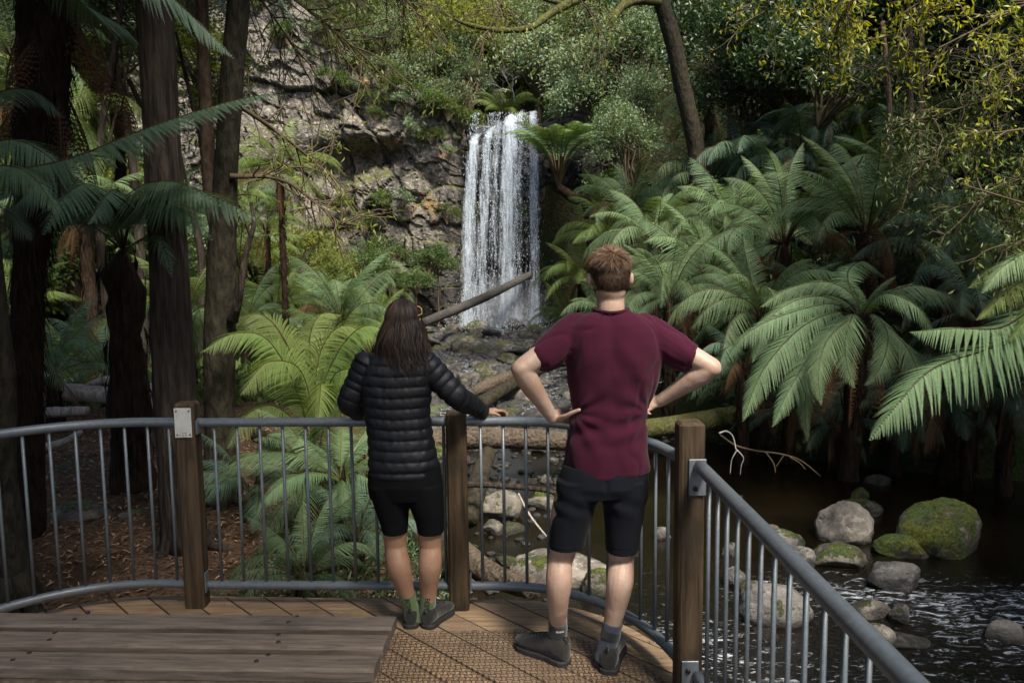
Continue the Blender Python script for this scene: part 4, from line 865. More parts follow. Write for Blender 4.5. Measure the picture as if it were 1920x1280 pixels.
# socks and shoes
def sock(parent, pts, rad, mat, band=None, name='sock'):
    V, F = limb(pts, rad, k=24, n=30); m = 30 * 24; p = np.repeat(spline(pts, 30), 24, 0); th = np.tile(np.arange(24) / 24 * 6.283, 30); V[:m] += (V[:m] - p) * (.02 * np.sin(th * 12) + .03 * vnoise(V[:m] * 30, 3, 2))[:, None]
    o = MB().add(V, F).build(name, mat, parent)
    if band: q = spline(pts, 30)[band[0]:band[1]]; V, F = tube(q, np.interp(np.arange(band[0], band[1]) / 29, np.linspace(0, 1, len(rad)), rad) * 1.03 + .0008, 24, cap=False); b = MB().add(V, F).build('band', m_sock_b, parent); b.parent = o
    return o
s1 = [pm(1046, 1150, .03), pm(1046, 1178, .05), pm(1043, 1208, .06), pm(1042, 1225, .06)]; s2_ = [pm(1150, 1166, -.035), pm(1143, 1195, -.03), pm(1136, 1220, -.02), pm(1134, 1236, -.02)]
so1 = sock(man, s1, [.043, .0415, .042, .045], m_sock_n, (6, 14)); so2 = sock(man, s2_, [.043, .0415, .042, .045], m_sock_n, (4, 10))
def mark(parent, s_, t0, rad, name='faded_mark'):
    q = spline(s_, 30)[t0]; mb = MB(); rng = np.random.default_rng(4)
    for k in range(7): a = (k - 3) * .13 - 1.4; mb.add(*box((q[0] + math.cos(a) * (rad + .001), q[1] + math.sin(a) * (rad + .001), q[2]), (.0035, .0035, .009 if k % 2 else .007)), smooth=False)
    mb.build(name, m_mark, parent)
mark(man, s1, 9, .0435)
a = pm(1043, 1212, .06); shoe(man, (a[0] + .045, a[1] - .055, 0), (a[0] - .175, a[1] + .135, 0), .050, (m_shoe, m_sole), .098)
a = pm(1137, 1222, -.02); shoe(man, (a[0] + .0, a[1] - .06, 0), (a[0] + .075, a[1] + .215, 0), .050, (m_shoe, m_sole), .098)
# hair: cap plus strands
def scalp_pts(n, rng, q, s, zlow=lambda a: -.035):
    out = []; az = []; ex = np.array([.080, .100, .096]) * s
    while len(out) < n:
        d = nrm(rng.normal(size=3)); 
        if d[1] > .55 and d[2] < .35: continue
        if d[2] < -.90 or (d[2] < -.62 and d[1] > -.30): continue
        if abs(d[0]) > .8 and d[2] < -.02 and d[1] > -.35: continue
        out.append(d); 
    return np.array(out)
def head_hair_short(parent, q, Rm, s, mat, seed):
    rng = np.random.default_rng(seed); D = scalp_pts(7500, rng, q, s); ex = np.array([.080, .102, .101]) * s; cc = q(0, -.014, .020)
    base = cc + (D * ex) @ Rm.T; Nn = nrm((D / ex) @ Rm.T); cr_ = nrm(np.array([.15, -.55, .85])) @ Rm.T   # the whorl
    fl = nrm(np.cross(Nn, np.cross(Nn, cr_)) * -1); fl = -nrm(cr_ - Nn * (Nn @ cr_)[:, None]) ; top = sstep(.1, .75, D[:, 2]); L = (.010 + .020 * top) * rng.uniform(.6, 1.3, len(D)); swirl = np.cross(Nn, fl)
    m = 5; tt = np.linspace(0, 1, m)[None, :, None]; tuft = 1.5 * (vnoise(base * 30, 4, 2)[:, None]); dirv = nrm(fl * (.9 - .35 * top[:, None]) + Nn * (.16 + .75 * top[:, None]) + swirl * (tuft * .9) + rng.normal(0, .12, (len(D), 3)))
    pth = base[:, None] + (dirv[:, None] * tt + (fl[:, None] * .55 + np.array([0, 0, -.25])) * tt ** 2) * L[:, None, None] + Nn[:, None] * .001
    V, F = ribbons(pth, .0014, np.repeat(Nn[:, None], m, 1) + .6 * np.repeat(rand_dirs(len(D), rng)[:, None], m, 1)); rn = np.clip(.18 + .5 * top + rng.normal(0, .2, len(D)) + .25 * tuft[:, 0], 0, 1)
    V2, F2 = ellipsoid((0, 0, 0), (1, 1, 1), 48, 36); keep = ~(((V2[:, 1] > .55) & (V2[:, 2] < .4)) | (V2[:, 2] < -.90) | ((V2[:, 2] < -.62) & (V2[:, 1] > -.30)) | ((np.abs(V2[:, 0]) > .8) & (V2[:, 2] < -.02) & (V2[:, 1] > -.35))); V3 = cc + (V2 * ex * .995 * (1 + .015 * vnoise(V2 * 6, 3, 2))[:, None]) @ Rm.T; F3 = [f[keep[f].all(1)] for f in F2]
    mb = MB().add(V, F, 0, np.repeat(rn, m * 2)); mb.add(V3, F3, 0, np.full(len(V3), .12)); return mb.build('hair', mat, parent)
head_hair_short(man, qh, Rh, 1.04, m_hair_m, 5)

# ======================= the woman
YW = 3.87
def pw(u, v, dy=0.): return P(u, v, YW + dy)
wom = empty('person', (-.44, YW, 0), 0, 'woman seen from behind in black quilted jacket and black shorts leaning on the handrail', 'person')
hw = pw(757, 606, .06); mb = MB(); qw, Rw = head_parts(mb, hw, .98, (.25, 1, -.15)); seglist(mb, [pw(752, 625, .03), pw(748, 650, .0), pw(745, 668, -.01)], [.052, .050, .055])
tv = np.array([660, 690, 740, 800, 850, 890, 930]); xl_ = np.array([705, 688, 690, 700, 702, 700, 704]); xr_ = np.array([790, 800, 800, 800, 810, 816, 812]); C = np.array([(pw(a, v) + pw(b, v)) / 2 for a, b, v in zip(xl_, xr_, tv)]); mb.add(*rings(C, (xr_ - xl_) / 2 / 1500 * YW * .90, [.05, .07, .08, .08, .09, .10, .09], (1, 0, 0), (0, 1, 0), 26))
SLw, ELw, WLw = pw(688, 682, -.01), pw(655, 752, .00), pw(672, 777, .20)
SRw, ERw, WRw = pw(798, 684, -.01), pw(858, 744, .0), pw(908, 773, .22)
seglist(mb, [SLw + [.02, 0, -.03], ELw], [.030, .030]); seglist(mb, [ELw, (ELw + WLw) / 2, WLw], [.036, .033, .023]); seglist(mb, [SRw + [-.02, 0, -.03], ERw], [.030, .030]); seglist(mb, [ERw, (ERw + WRw) / 2, WRw], [.036, .033, .023])
def rail_hand(W, dx, side):
    ax = nrm(np.array([dx, .35, 0])); s_ = np.array([ax[1], -ax[0], 0]) * side; z = np.array([0, 0, 1.]); W = np.array(W); W = W.copy(); W[2] = max(W[2], zf + .030)
    kn = [W + ax * (.072 - .004 * i) + s_ * (-.026 + .0175 * i) + z * (.004 - .001 * i) for i in range(4)]
    tp = [[k + ax * .026 + z * -.004, k + ax * .044 + z * -.020, k + ax * .050 - z * .042] for k in kn]
    hand(mb, W, kn, tp, .022, [W + ax * .01 - s_ * .018, W + ax * .038 - s_ * .042 - z * .004, W + ax * .062 - s_ * .050 - z * .016], None, .0075)
rail_hand(WLw, .35, 1); rail_hand(WRw, .55, -1)
leg(mb, [pw(733, 900), pw(738, 950), pw(741, 1010, .0), pw(742, 1026, .0), pw(748, 1062, -.03), pw(758, 1098, -.01), pw(767, 1125, .0), pw(774, 1152, .01)], [.088, .076, .058, .055, .060, .046, .035, .037])
leg(mb, [pw(788, 900), pw(802, 950), pw(806, 1010, .0), pw(807, 1026, .0), pw(806, 1060, -.03), pw(804, 1098, -.01), pw(803, 1128, .0), pw(801, 1152, .01)], [.088, .076, .058, .055, .058, .046, .035, .037])
for ank, f in ((pw(774, 1152, .01), (-.05, 1)), (pw(801, 1152, .01), (.45, .9))):
    f = nrm(np.array([*f, 0])); a = np.array([ank[0], ank[1], 0]); mb.add(*limb([a - f * .03 + [0, 0, .05], a + f * .07 + [0, 0, .05], a + f * .14 + [0, 0, .036]], [.030, .030, .023]))
fuse('body', mb, .0048, 3, [m_skin_w], wom, dskin)
for sx in (-1, 1): MB().add(*ellipsoid(qw(.031 * sx, .075, .010), (.011,) * 3, 16, 12)).build('eye', m_eye, wom)
# jacket: torso baffles by height, arm baffles along the sleeve
mb = MB(); tv = np.array([655, 664, 678, 700, 735, 770, 805, 840, 870, 888]); xl_ = np.array([712, 690, 674, 668, 672, 680, 686, 688, 688, 692]); xr_ = np.array([782, 802, 816, 818, 812, 808, 812, 820, 826, 824]); C = np.array([(pw(a, v) + pw(b, v)) / 2 for a, b, v in zip(xl_, xr_, tv)]); A = (xr_ - xl_) / 2 / 1500 * YW; B = np.array([.066, .09, .105, .115, .118, .112, .112, .120, .126, .120])
n = 60; tt = np.linspace(0, 1, len(tv)); ti = np.linspace(0, 1, n); Ci = np.stack([np.interp(ti, tt, C[:, k]) for k in range(3)], 1); mb.add(*rings(Ci, np.interp(ti, tt, A) * .97, np.interp(ti, tt, B), (1, 0, 0), (0, 1, 0), 40, 2.3))
mb.add(*limb([pw(750, 662, .0), pw(750, 634, .02)], [.066, .060])); zt2 = pw(740, 660)[2]; bz = .0520
def dj(V, N):
    x, y, z = V.T; cyl = np.hypot(x - pw(748, 700)[0], y - YW); zz = z + .004 * np.sin(x * 9) + .007 * vnoise(np.stack([x * 5, z * 3, y * 0], 1), 12, 2) + .010 * (x - pw(745, 700)[0]) * 0; ph = np.abs(np.sin((zz - zt2) / bz * math.pi)); ph = ph ** .55
    d = .0125 * (ph - .62) * .72 * sstep(zt2 + .03, zt2, z) + .0045 * vnoise(V * np.array([26, 26, 14.]), 3, 3) + .0026 * np.sin(x * 120 + 6 * vnoise(V * 9, 4, 2)) * (1 - ph)
    hz = pw(745, 885)[2]; d -= .004 * sstep(.010, 0, np.abs(z - hz - .018)); return V + N * d[:, None]
fuse('jacket', mb, .005, 2, [m_puffer], wom, dj)
def sleeve(S, E, W, parent):
    pts = spline([S + nrm(S - E) * .045, S + (E - S) * .5 + [0, 0, .0], E, E + (W - E) * .55, W], 150); s = np.concatenate([[0], np.cumsum(np.linalg.norm(np.diff(pts, axis=0), axis=1))]); ph = np.abs(np.sin(s / .046 * math.pi)) ** .55
    r = np.interp(s / s[-1], [0, .06, .2, .5, .62, .85, .97, 1], [.050, .068, .068, .058, .054, .045, .038, .034]) + .0075 * (ph - .6); V, F = tube(pts, r, 30); m = 150 * 30; c = np.repeat(pts, 30, 0); V[:m] += nrm(V[:m] - c) * (.0065 * vnoise(V[:m] * np.array([20, 20, 20]), 4, 3))[:, None]
    return MB().add(V, F).build('sleeve', m_puffer, parent)
sleeve(SLw, ELw, WLw - nrm(WLw - ELw) * .01, wom); sleeve(SRw, ERw, WRw - nrm(WRw - ERw) * .01, wom)
# shorts
pxw = YW / 1500; mb = MB(); tv = np.array([868, 885, 905, 930]); xl_ = np.array([692, 689, 688, 691]); xr_ = np.array([826, 829, 831, 832]); C = np.array([(pw(a, v) + pw(b, v)) / 2 for a, b, v in zip(xl_, xr_, tv)]); mb.add(*rings(C, (xr_ - xl_) / 2 * pxw, [.105, .118, .125, .11], (1, 0, 0), (0, 1, 0), 36, 2.3))
shleg([pw(728, 905), pw(733, 940), pw(739, 975), pw(741, 996)], [38 * pxw, 34 * pxw, 27.5 * pxw, 24.5 * pxw], [.115, .105, .085, .078])
shleg([pw(792, 905), pw(799, 940), pw(806, 975), pw(808, 996)], [39 * pxw, 34 * pxw, 27.5 * pxw, 25 * pxw], [.115, .105, .085, .078])
fuse('shorts', mb, .0055, 2, [m_wshorts], wom, lambda V, N: V + N * (.004 * vnoise(V * np.array([8, 8, 5.]), 3, 3))[:, None])
w1 = [pw(762, 1110, .0), pw(768, 1130, .003), pw(774, 1150, .01), pw(776, 1164, .01)]; w2_ = [pw(803, 1108, .0), pw(802, 1130, .003), pw(801, 1150, .01), pw(801, 1164, .01)]
for s_ in (w1, w2_):
    o = sock(wom, s_, [.0425, .040, .041, .042], m_sock_g); p0, p1 = np.array(s_[0]), np.array(s_[2]); axd = nrm(p1 - p0)
    def fn(x, y, p0=p0, axd=axd): a = -math.pi / 2 + (-y) / .042 * 1.0 * -1; return p0 + axd * (.050 + x) + np.array([math.cos(a), math.sin(a), 0]) * .0460
    t_ = text_on('FOX', .034, lambda x, y, f=fn: f(x, y), 'lettering', m_sock_b, wom)
    t_.parent = o; t_.location = -Vector(wom.location) * 0
a = pw(774, 1152, .01); shoe(wom, (a[0] - .004, a[1] - .052, 0), (a[0] - .02, a[1] + .185, 0), .042, (m_shoe2, m_sole), .078)
a = pw(801, 1152, .01); shoe(wom, (a[0] - .0, a[1] - .055, 0), (a[0] + .105, a[1] + .155, 0), .042, (m_shoe2, m_sole), .078)
# long hair
rng = np.random.default_rng(21); n = 5200; D = nrm(rng.normal(size=(n * 3, 3))); D = D[(D[:, 2] > -.25) & ~((D[:, 1] > .5) & (D[:, 2] < .45))][:n]; n = len(D); cc = qw(0, -.016, .020); ex = np.array([.083, .105, .100])
m = 16; tt = np.linspace(0, 1, m); zend = cc[2] - rng.uniform(.13, .24, n) - .12 * (rng.uniform(size=n) < .08) * rng.uniform(0, 1, n); az = np.arctan2(D[:, 1], D[:, 0]); el0 = np.arcsin(D[:, 2]); pth = np.zeros((n, m, 3)); nn = np.zeros((n, m, 3)); wid = rng.uniform(.94, 1.08, n); wave = rng.uniform(0, 6.28, n)
clw = vnoise(np.column_stack([az * 3.5, el0 * 2, az * 0]), 9, 2); clw2 = vnoise(np.column_stack([az * 2.5, el0 * 3, az * 0 + 4]), 10, 2); flyk = (rng.uniform(size=n) < .10) * rng.uniform(0, 1, n)
azb = np.where(np.sin(az) > 0, np.where(np.cos(az) > 0, np.minimum(az, .35), np.maximum(az, math.pi - .35)), az)   # front hair swept to the sides
for j, t_ in enumerate(tt):
    L1 = .34; e = el0 * (1 - np.minimum(t_ / L1, 1)) ; a_ = az + (azb - az) * min(t_ / L1, 1)
    x = np.cos(e) * np.cos(a_) * ex[0]; y = np.cos(e) * np.sin(a_) * ex[1]; z = np.sin(e) * ex[2]
    if t_ > L1:
        k = (t_ - L1) / (1 - L1); z = z + (zend - cc[2]) * k; sp_ = 1 + .16 * math.sin(k * 3.0) + .24 * k; x = x * sp_ + (.016 * k * np.sin(6 * k + 1.0 + 2 * clw) + .030 * k * clw2 + .012 * k); y = y * (1 - .30 * k) - .092 * k + .016 * k * clw
        x += .009 * k * np.sin(wave + 7 * k) ; y += .009 * k * np.cos(wave * 1.3 + 7 * k); fl_ = flyk * k; x = x + fl_ * .045 * np.sin(wave * 3); y = y - np.abs(fl_ * .03 * np.cos(wave * 2))
    pth[:, j] = np.stack([x * wid, y * wid, z], 1)
nn = nrm(pth * [1, 1, .2]); Rz = np.eye(3); pth = cc + pth; V, F = ribbons(pth, .0016, nn + .5 * np.repeat(rand_dirs(n, rng)[:, None], m, 1))
sh = vnoise(np.column_stack([az * 3, az * 0, az * 0]), 7, 2); rn = np.clip(.30 + .45 * sh + .3 * clw + rng.normal(0, .20, n), 0, 1)
mb = MB().add(V, F, 0, np.repeat(rn, m * 2)); 
k = 24; C = np.array([[cc[0], cc[1] - .0, cc[2] + .094], [cc[0], cc[1], cc[2] + .07], [cc[0], cc[1], cc[2] + .03], [cc[0], cc[1], cc[2] - .02], [cc[0], cc[1] - .022, cc[2] - .08], [cc[0], cc[1] - .05, cc[2] - .15], [cc[0], cc[1] - .075, cc[2] - .22]]); mb.add(*rings(C, [.03, .058, .078, .081, .083, .084, .075], [.04, .075, .097, .095, .075, .06, .045], (1, 0, 0), (0, 1, 0), k), 0, .1)
mb.build('hair', m_hair_w, wom)
# sunglasses pushed up on the head
m_tort = plain('amber_frame', (.55, .33, .12), .25, .6, nscale=60, var=.4); sgx = empty('sunglasses', qw(.05, .03, .085), 0, 'amber framed sunglasses pushed up on the head of the woman', 'sunglasses'); mb = MB()
for sx in (-1, 1): mb = MB(); mb.add(*limb([qw(.088 * sx, -.045, .035), qw(.094 * sx, .0, .050), qw(.058 * sx, .090, .084)], [.0022, .0022, .0028], k=8)); mb.build('temple', m_tort, sgx)
mb = MB()
for sx in (-1, 1):
    th = np.linspace(0, 2 * np.pi, 24); mb.add(*tube(np.array([qw(.034 * sx + .018 * math.cos(a), .100 - .008 * math.sin(a), .080 + .013 * math.sin(a)) for a in th]), .003, 6, cap=False))
mb.add(*limb([qw(-.012, .099, .088), qw(.012, .099, .088)], [.003, .003], k=6)); mb.build('frame', m_tort, sgx)
def where(p):
    d = np.array(p, float) - [0, 0, HC]; z = d @ cf; u = 960 + (d @ cr) / z * FPX; v = 640 - (d @ cu) / z * FPX
    a = 'near the left edge' if u < 130 else 'behind the fibrous trunk' if u < 255 else 'behind the large straight trunk' if u < 360 else 'behind the forked tree' if u < 480 else 'by the left cliff' if u < 700 else 'by the cliff left of the fall' if u < 880 else 'above the waterfall' if u < 1020 else 'right of the waterfall' if u < 1180 else 'behind the leaning mossy tree' if u < 1330 else 'right of the leaning mossy tree' if u < 1500 else 'above the tallest upright fern' if u < 1680 else 'behind the golden leaves' if u < 1830 else 'at the right edge'
    b = 'at the very top' if v < 60 else 'high up' if v < 180 else 'halfway up' if v < 380 else 'low down'
    return a, b
# ------------------------------------------------------------------ planting
def crown_fern(u, v, y, L, fam, nf, label, seed, h=None, r=.10, group=None, dead=2, lean=(0, 0), **kw):
    """a tree fern whose crown sits where the photograph has it; its trunk stands on the ground below"""
    c = P(u, v, y); bx, by = c[0] - lean[0], c[1] - lean[1]; g = ground(bx, by)
    hh = max(c[2] - g, .12); return tree_fern((bx, by, g), hh, L, fam, nf, r, lean, seed, label, group, dead=dead, **kw)
FERNS = [
 (1622, 440, 13.0, 1.75, 'g', (9, 6, 2), 'tallest upright tree fern of the right bank with a rusty heart', .13),
 (1470, 455, 14.2, 1.75, 'g', (7, 8, 2), 'broad tree fern with spreading green fronds left of the tallest upright one', .12),
 (1330, 345, 19.5, 1.9, 'g', (5, 8, 2), 'tree fern at the foot of the leaning mossy trunk', .12),
 (1420, 330, 18.0, 1.9, 'b', (3, 9, 2), 'tree fern with rounded drooping crown behind the spreading fern', .12),
 (1500, 300, 17.5, 1.7, 'b', (4, 7, 1), 'blue green tree fern under the dark glossy shrubs', .11),
 (1450, 262, 19.5, 1.3, 'b', (6, 2, 1), 'small tree fern with bare brown trunk below the dark shrubs', .13),
 (1585, 262, 17.0, 1.6, 'b', (2, 7, 1), 'shaded tree fern with flat drooping crown high on the right bank', .11),
 (1330, 205, 24.0, 2.0, 'g', (3, 8, 2), 'tree fern with brown dead skirt right of the leaning mossy trunk', .13),
 (1255, 560, 13.5, 1.35, 'g', (5, 8, 2), 'bright tree fern just right of the man in the maroon shirt', .10),
 (1330, 520, 14.8, 1.6, 'g', (6, 7, 1), 'mid green tree fern in the middle of the right bank fern mass', .11),
 (1430, 600, 12.4, 1.55, 'g', (5, 8, 2), 'pale green tree fern overhanging the mossy log', .11),
 (1225, 455, 17.0, 1.7, 'g', (5, 8, 2), 'tree fern rising behind the head of the man', .11),
 (1090, 520, 21.0, 1.55, 'y', (4, 8, 2), 'yellow green fern leaning over the stream right of the waterfall', .10),
 (1145, 455, 20.5, 1.7, 'y', (5, 8, 1), 'yellow green tree fern between waterfall and the man', .10),
 (1060, 600, 22.0, 1.1, 'y', (4, 7, 0), 'low bright fern beside the foot of the waterfall', .09),
 (1480, 770, 11.9, 1.0, 'b', (1, 5, 4), 'low fern drooping over the far bank of the pool', .09),
 (1570, 800, 11.6, .9, 'b', (1, 5, 4), 'small low fern at the pool edge under the thick arching fronds', .08),
 (1680, 760, 11.2, 1.1, 'b', (1, 6, 5), 'dark fern in the hollow right of the thick arching fronds', .09),
 (1780, 740, 10.8, 1.2, 'b', (2, 6, 5), 'dark fern in the hollow above the largest boulder', .09),
 (1890, 720, 10.2, 1.1, 'b', (2, 6, 5), 'dark fern in the shade at the right edge above the water', .09),
 (1395, 690, 11.8, 1.2, 'b', (1, 6, 4), 'low shaded fern hanging over the end of the mossy log', .09),
 (1780, 470, 12.5, 1.5, 'b', (3, 7, 2), 'dark shaded tree fern beneath the overhanging golden branches', .11),
 (1830, 580, 10.5, 1.1, 'b', (3, 6, 1), 'small dark fern beneath the pale sunlit fern at right edge', .09),
 (1180, 400, 20.5, 1.6, 'g', (4, 7, 1), 'tree fern half hidden below the fine leaved tree', .10),
 (1380, 440, 16.2, 1.7, 'g', (6, 7, 1), 'tree fern with feathery crown left of the broad spreading one', .11),
 (1700, 350, 15.0, 1.6, 'g', (6, 6, 1), 'tree fern crown touching the yellow leaves at right', .12),
 (100, 700, 10.5, 1.25, 'g', (9, 4, 0), 'upright green fern growing on the leaf litter beside the left edge trunk', .09),
 (205, 705, 12.0, 1.1, 'b', (6, 5, 0), 'low fern with curved fronds left of the dark fern trunk', .08),
 (350, 590, 13.0, 1.3, 'y', (8, 4, 1), 'fern with splayed red brown stalks seen between two tree trunks', .10),
 (640, 600, 15.5, 1.35, 'g', (8, 5, 2), 'vase shaped fern with brown heart behind the woman', .12),
 (520, 585, 16.5, 1.3, 'y', (6, 6, 1), 'pale fern with arching fronds left of the vase shaped fern', .10),
 (705, 610, 17.5, 1.1, 'y', (5, 6, 0), 'small yellow green fern close behind the head of the woman', .08),
 (525, 325, 14.5, 1.2, 'y', (1, 9, 5), 'sunlit yellow green tree fern with umbrella crown before the cliff', .05),
 (500, 430, 16.5, 1.2, 'y', (2, 8, 2), 'sunlit tree fern below the umbrella crowned one', .05),
 (120, 215, 15.0, 2.0, 'y', (4, 9, 4), 'olive tree fern in the dark forest beyond the fibrous trunk', .12),
 (215, 130, 17.0, 2.0, 'y', (4, 9, 4), 'high olive tree fern with drooping crown behind the large trunk', .12),
 (30, 120, 14.0, 1.9, 'g', (3, 8, 3), 'dark tree fern at the top left corner of the forest', .12),
 (160, 400, 14.0, 1.4, 'g', (4, 8, 2), 'shaded tree fern beneath the olive ones', .11),
 (590, 905, 6.2, .75, 'g', (4, 7, 1), 'low green fern behind the railing left of the woman', .07),
 (665, 1010, 5.6, .62, 'b', (4, 7, 0), 'small dark green fern just outside the deck by the woman', .05),
 (570, 1085, 5.1, .55, 'g', (4, 7, 0), 'small fern poking up at the deck edge', .05),
 (700, 870, 6.6, .8, 'y', (3, 6, 1), 'yellow green fern beside the legs of the woman beyond the railing', .06),
 (470, 920, 6.6, .7, 'b', (3, 7, 0), 'dark fern in the shade beside the third trunk', .06),
]
for i, (u, v, y, L, fam, nf, lab, r) in enumerate(FERNS):
    crown_fern(u, v, y, L, fam, nf, lab, i, r=r, dead=4 if y > 10 else 1)
crown_fern(945, 222, 32.6, 1.7, 'y', (6, 5, 0), 'bright green fern on the ledge above the waterfall', 61, r=.1, dead=0)
crown_fern(1450, 120, 29, 2.2, 'b', (3, 8, 0), 'blue green tree fern high on the shaded slope', 62, r=.12)
# filler ferns over the right slope and left forest floor
rng = np.random.default_rng(42); k = 0
for i in range(900):
    if k >= 84: break
    x = rng.uniform(2.0, 15); y = rng.uniform(11.5, 27)
    if x < xr(y) + .5 or x / y > .72 or x / y < .06: continue
    g = ground(x, y); h = rng.uniform(.2, 1.2)
    tree_fern((x, y, g), h, rng.uniform(.9, 1.5), rng.choice(['g', 'g', 'b', 'y']), (4, 6, 2), .10, (0, 0), 200 + i, '%s right bank fern %s, %s' % ((('short' if h < .6 else 'taller'),) + where((x, y, g + h))), 'tree ferns crowding the right bank', dead=1); k += 1
k = 0
for i in range(400):
    if k >= 26: break
    x = rng.uniform(-14, -2.6); y = rng.uniform(12, 29)
    if x > xl(y) - .6 or x / y < -.72: continue
    if -5.5 < x < -2.8 and y < 14: continue
    tree_fern((x, y, ground(x, y)), rng.uniform(.15, .9) + (rng.uniform(.5, 2.0) if x < -7 else 0), rng.uniform(.9, 1.5), rng.choice(['g', 'y', 'y']), (5, 7, 1), .09, (0, 0), 700 + i, 'low left bank fern %s, %s' % where((x, y, ground(x, y) + .5)), 'ferns on the left bank', dead=0); k += 1

# bespoke near ferns --------------------------------------------------
def hero_fern(name_label, crown, base, r, paths, mt, fam_w, seed=0, stip=None, dead=(), ref=(0, -.5, .9)):
    """paths: list of (points, width); world coordinates"""
    rng = np.random.default_rng(seed); rt = empty('tree_fern', base, 0, name_label, 'tree fern')
    b = np.array(base, float); c = np.array(crown, float); mb, top = trunk_fern_mesh(c[2] - b[2], r, tuple((c - b)[:2]), 140, rng); link('trunk', mb.data('trunk', [m_ftrunk]), rt)
    for k in range(5):
        o = link('frond', FR['b' if mt is m_fern_b else 'g', 'up'][k % 3], rt); o.location = top; o.rotation_euler = (0, 0, k * 1.3); sc_ = r * 6; o.scale = (sc_, sc_, sc_)
    for pts, wd in paths:
        mb = MB(); q = np.array(pts)
        for V, F, m, rr in frond_geo(q, wd, n=78, m=28, droop=.42, fold=.12, rad=.009, bare=.16, rng=rng, pw=1.0, ref=ref): mb.add(V, F, m, rr, smooth=False)
        mb.build('frond', [mt, stip or m_stipe], rt)
    return rt
def dir_fronds(c, specs, scale=1.0):
    """specs: (azimuth deg, elev start, elev end, length, width)"""
    out = []
    for az, e0, e1, L, wd in specs:
        a = arc(e0, e1, L, 1.2); z = R(az); out.append((np.stack([a[:, 0] * math.cos(z) - a[:, 1] * math.sin(z), a[:, 0] * math.sin(z) + a[:, 1] * math.cos(z), a[:, 2]], 1) + c, wd))
    return out
# the dark fern on the left whose fronds cross the two trunks
c = P(232, 470, 7.6); b = gpt(c[0] - .1, 7.7)
pp = [([c, P(242, 420, 7.2), P(282, 365, 5.75), P(380, 362, 5.3), P(488, 412, 5.2)], .95), ([c, P(215, 400, 7.2), P(262, 350, 5.8), P(335, 342, 5.2), P(415, 385, 5.0)], .85),
      ([c, P(190, 400, 7.2), P(150, 352, 6.6), P(80, 345, 6.2), P(10, 400, 6.0)], .85), ([c, P(170, 420, 7.4), P(110, 395, 7.0), P(40, 420, 6.7), P(-30, 490, 6.5)], .8),
      ([c, P(250, 400, 7.0), P(290, 380, 5.7), P(350, 400, 5.4), P(400, 450, 5.3)], .75), ([c, P(225, 400, 7.0), P(215, 360, 6.2), P(195, 370, 5.7), P(165, 420, 5.4)], .85),
      ([c, P(262, 450, 7.0), P(290, 440, 5.75), P(310, 470, 5.6), P(322, 520, 5.5)], .5), ([c, P(180, 400, 8.0), P(120, 350, 8.4), P(50, 340, 8.8), P(-20, 380, 9.)], .8), ([c, P(215, 380, 6.8), P(160, 345, 5.9), P(110, 380, 5.4), P(80, 440, 5.2)], .8)]
hero_fern('dark tree fern whose wide fronds cross the left trunks', c, b, .17, pp, m_fern_b, 1, 1)
# out of frame to the left: fronds reaching in at mid height
c = P(-150, 360, 5.4); b = gpt(c[0] - .1, 5.5)
pp = [([c, P(-90, 300, 5.2), P(10, 262, 5.1), P(80, 285, 5.0), P(142, 345, 5.0)], .50), ([c, P(-90, 330, 5.0), P(0, 310, 4.8), P(60, 330, 4.7), P(110, 400, 4.6)], .45), ([c, P(-100, 250, 5.5), P(-20, 180, 5.6), P(60, 170, 5.7), P(120, 220, 5.8)], .45),
      ([c, P(-90, 380, 5.3), P(-30, 380, 5.2), P(20, 400, 5.1), P(60, 450, 5.1)], .4), ([c, P(-40, 330, 5.0), P(120, 300, 4.9), P(250, 250, 4.9), P(380, 205, 4.9), P(480, 180, 4.9), P(540, 178, 4.9)], .42)]
hero_fern('tree fern beyond the left edge, one long frond crossing both trunks', c, b, .12, pp, m_fern_b, 1, 2)
# high fern whose pale fronds hang across the trunks
c = P(-60, 120, 4.6); c[2] = P(0, -60, 4.6)[2]; c[0] = P(150, 0, 4.6)[0] - .9; b = gpt(c[0] - .1, 4.75)
pp = [([c, P(180, -90, 4.8), P(300, -20, 4.9), P(370, 40, 5.0), P(440, 110, 5.0)], .40), ([c, P(60, -60, 5.2), P(160, 10, 5.6), P(240, 60, 5.9), P(290, 130, 6.1)], .45)]
hero_fern('high tree fern whose frond tips hang into the top left corner', c, b, .16, pp, m_fern_b, 1, 3)
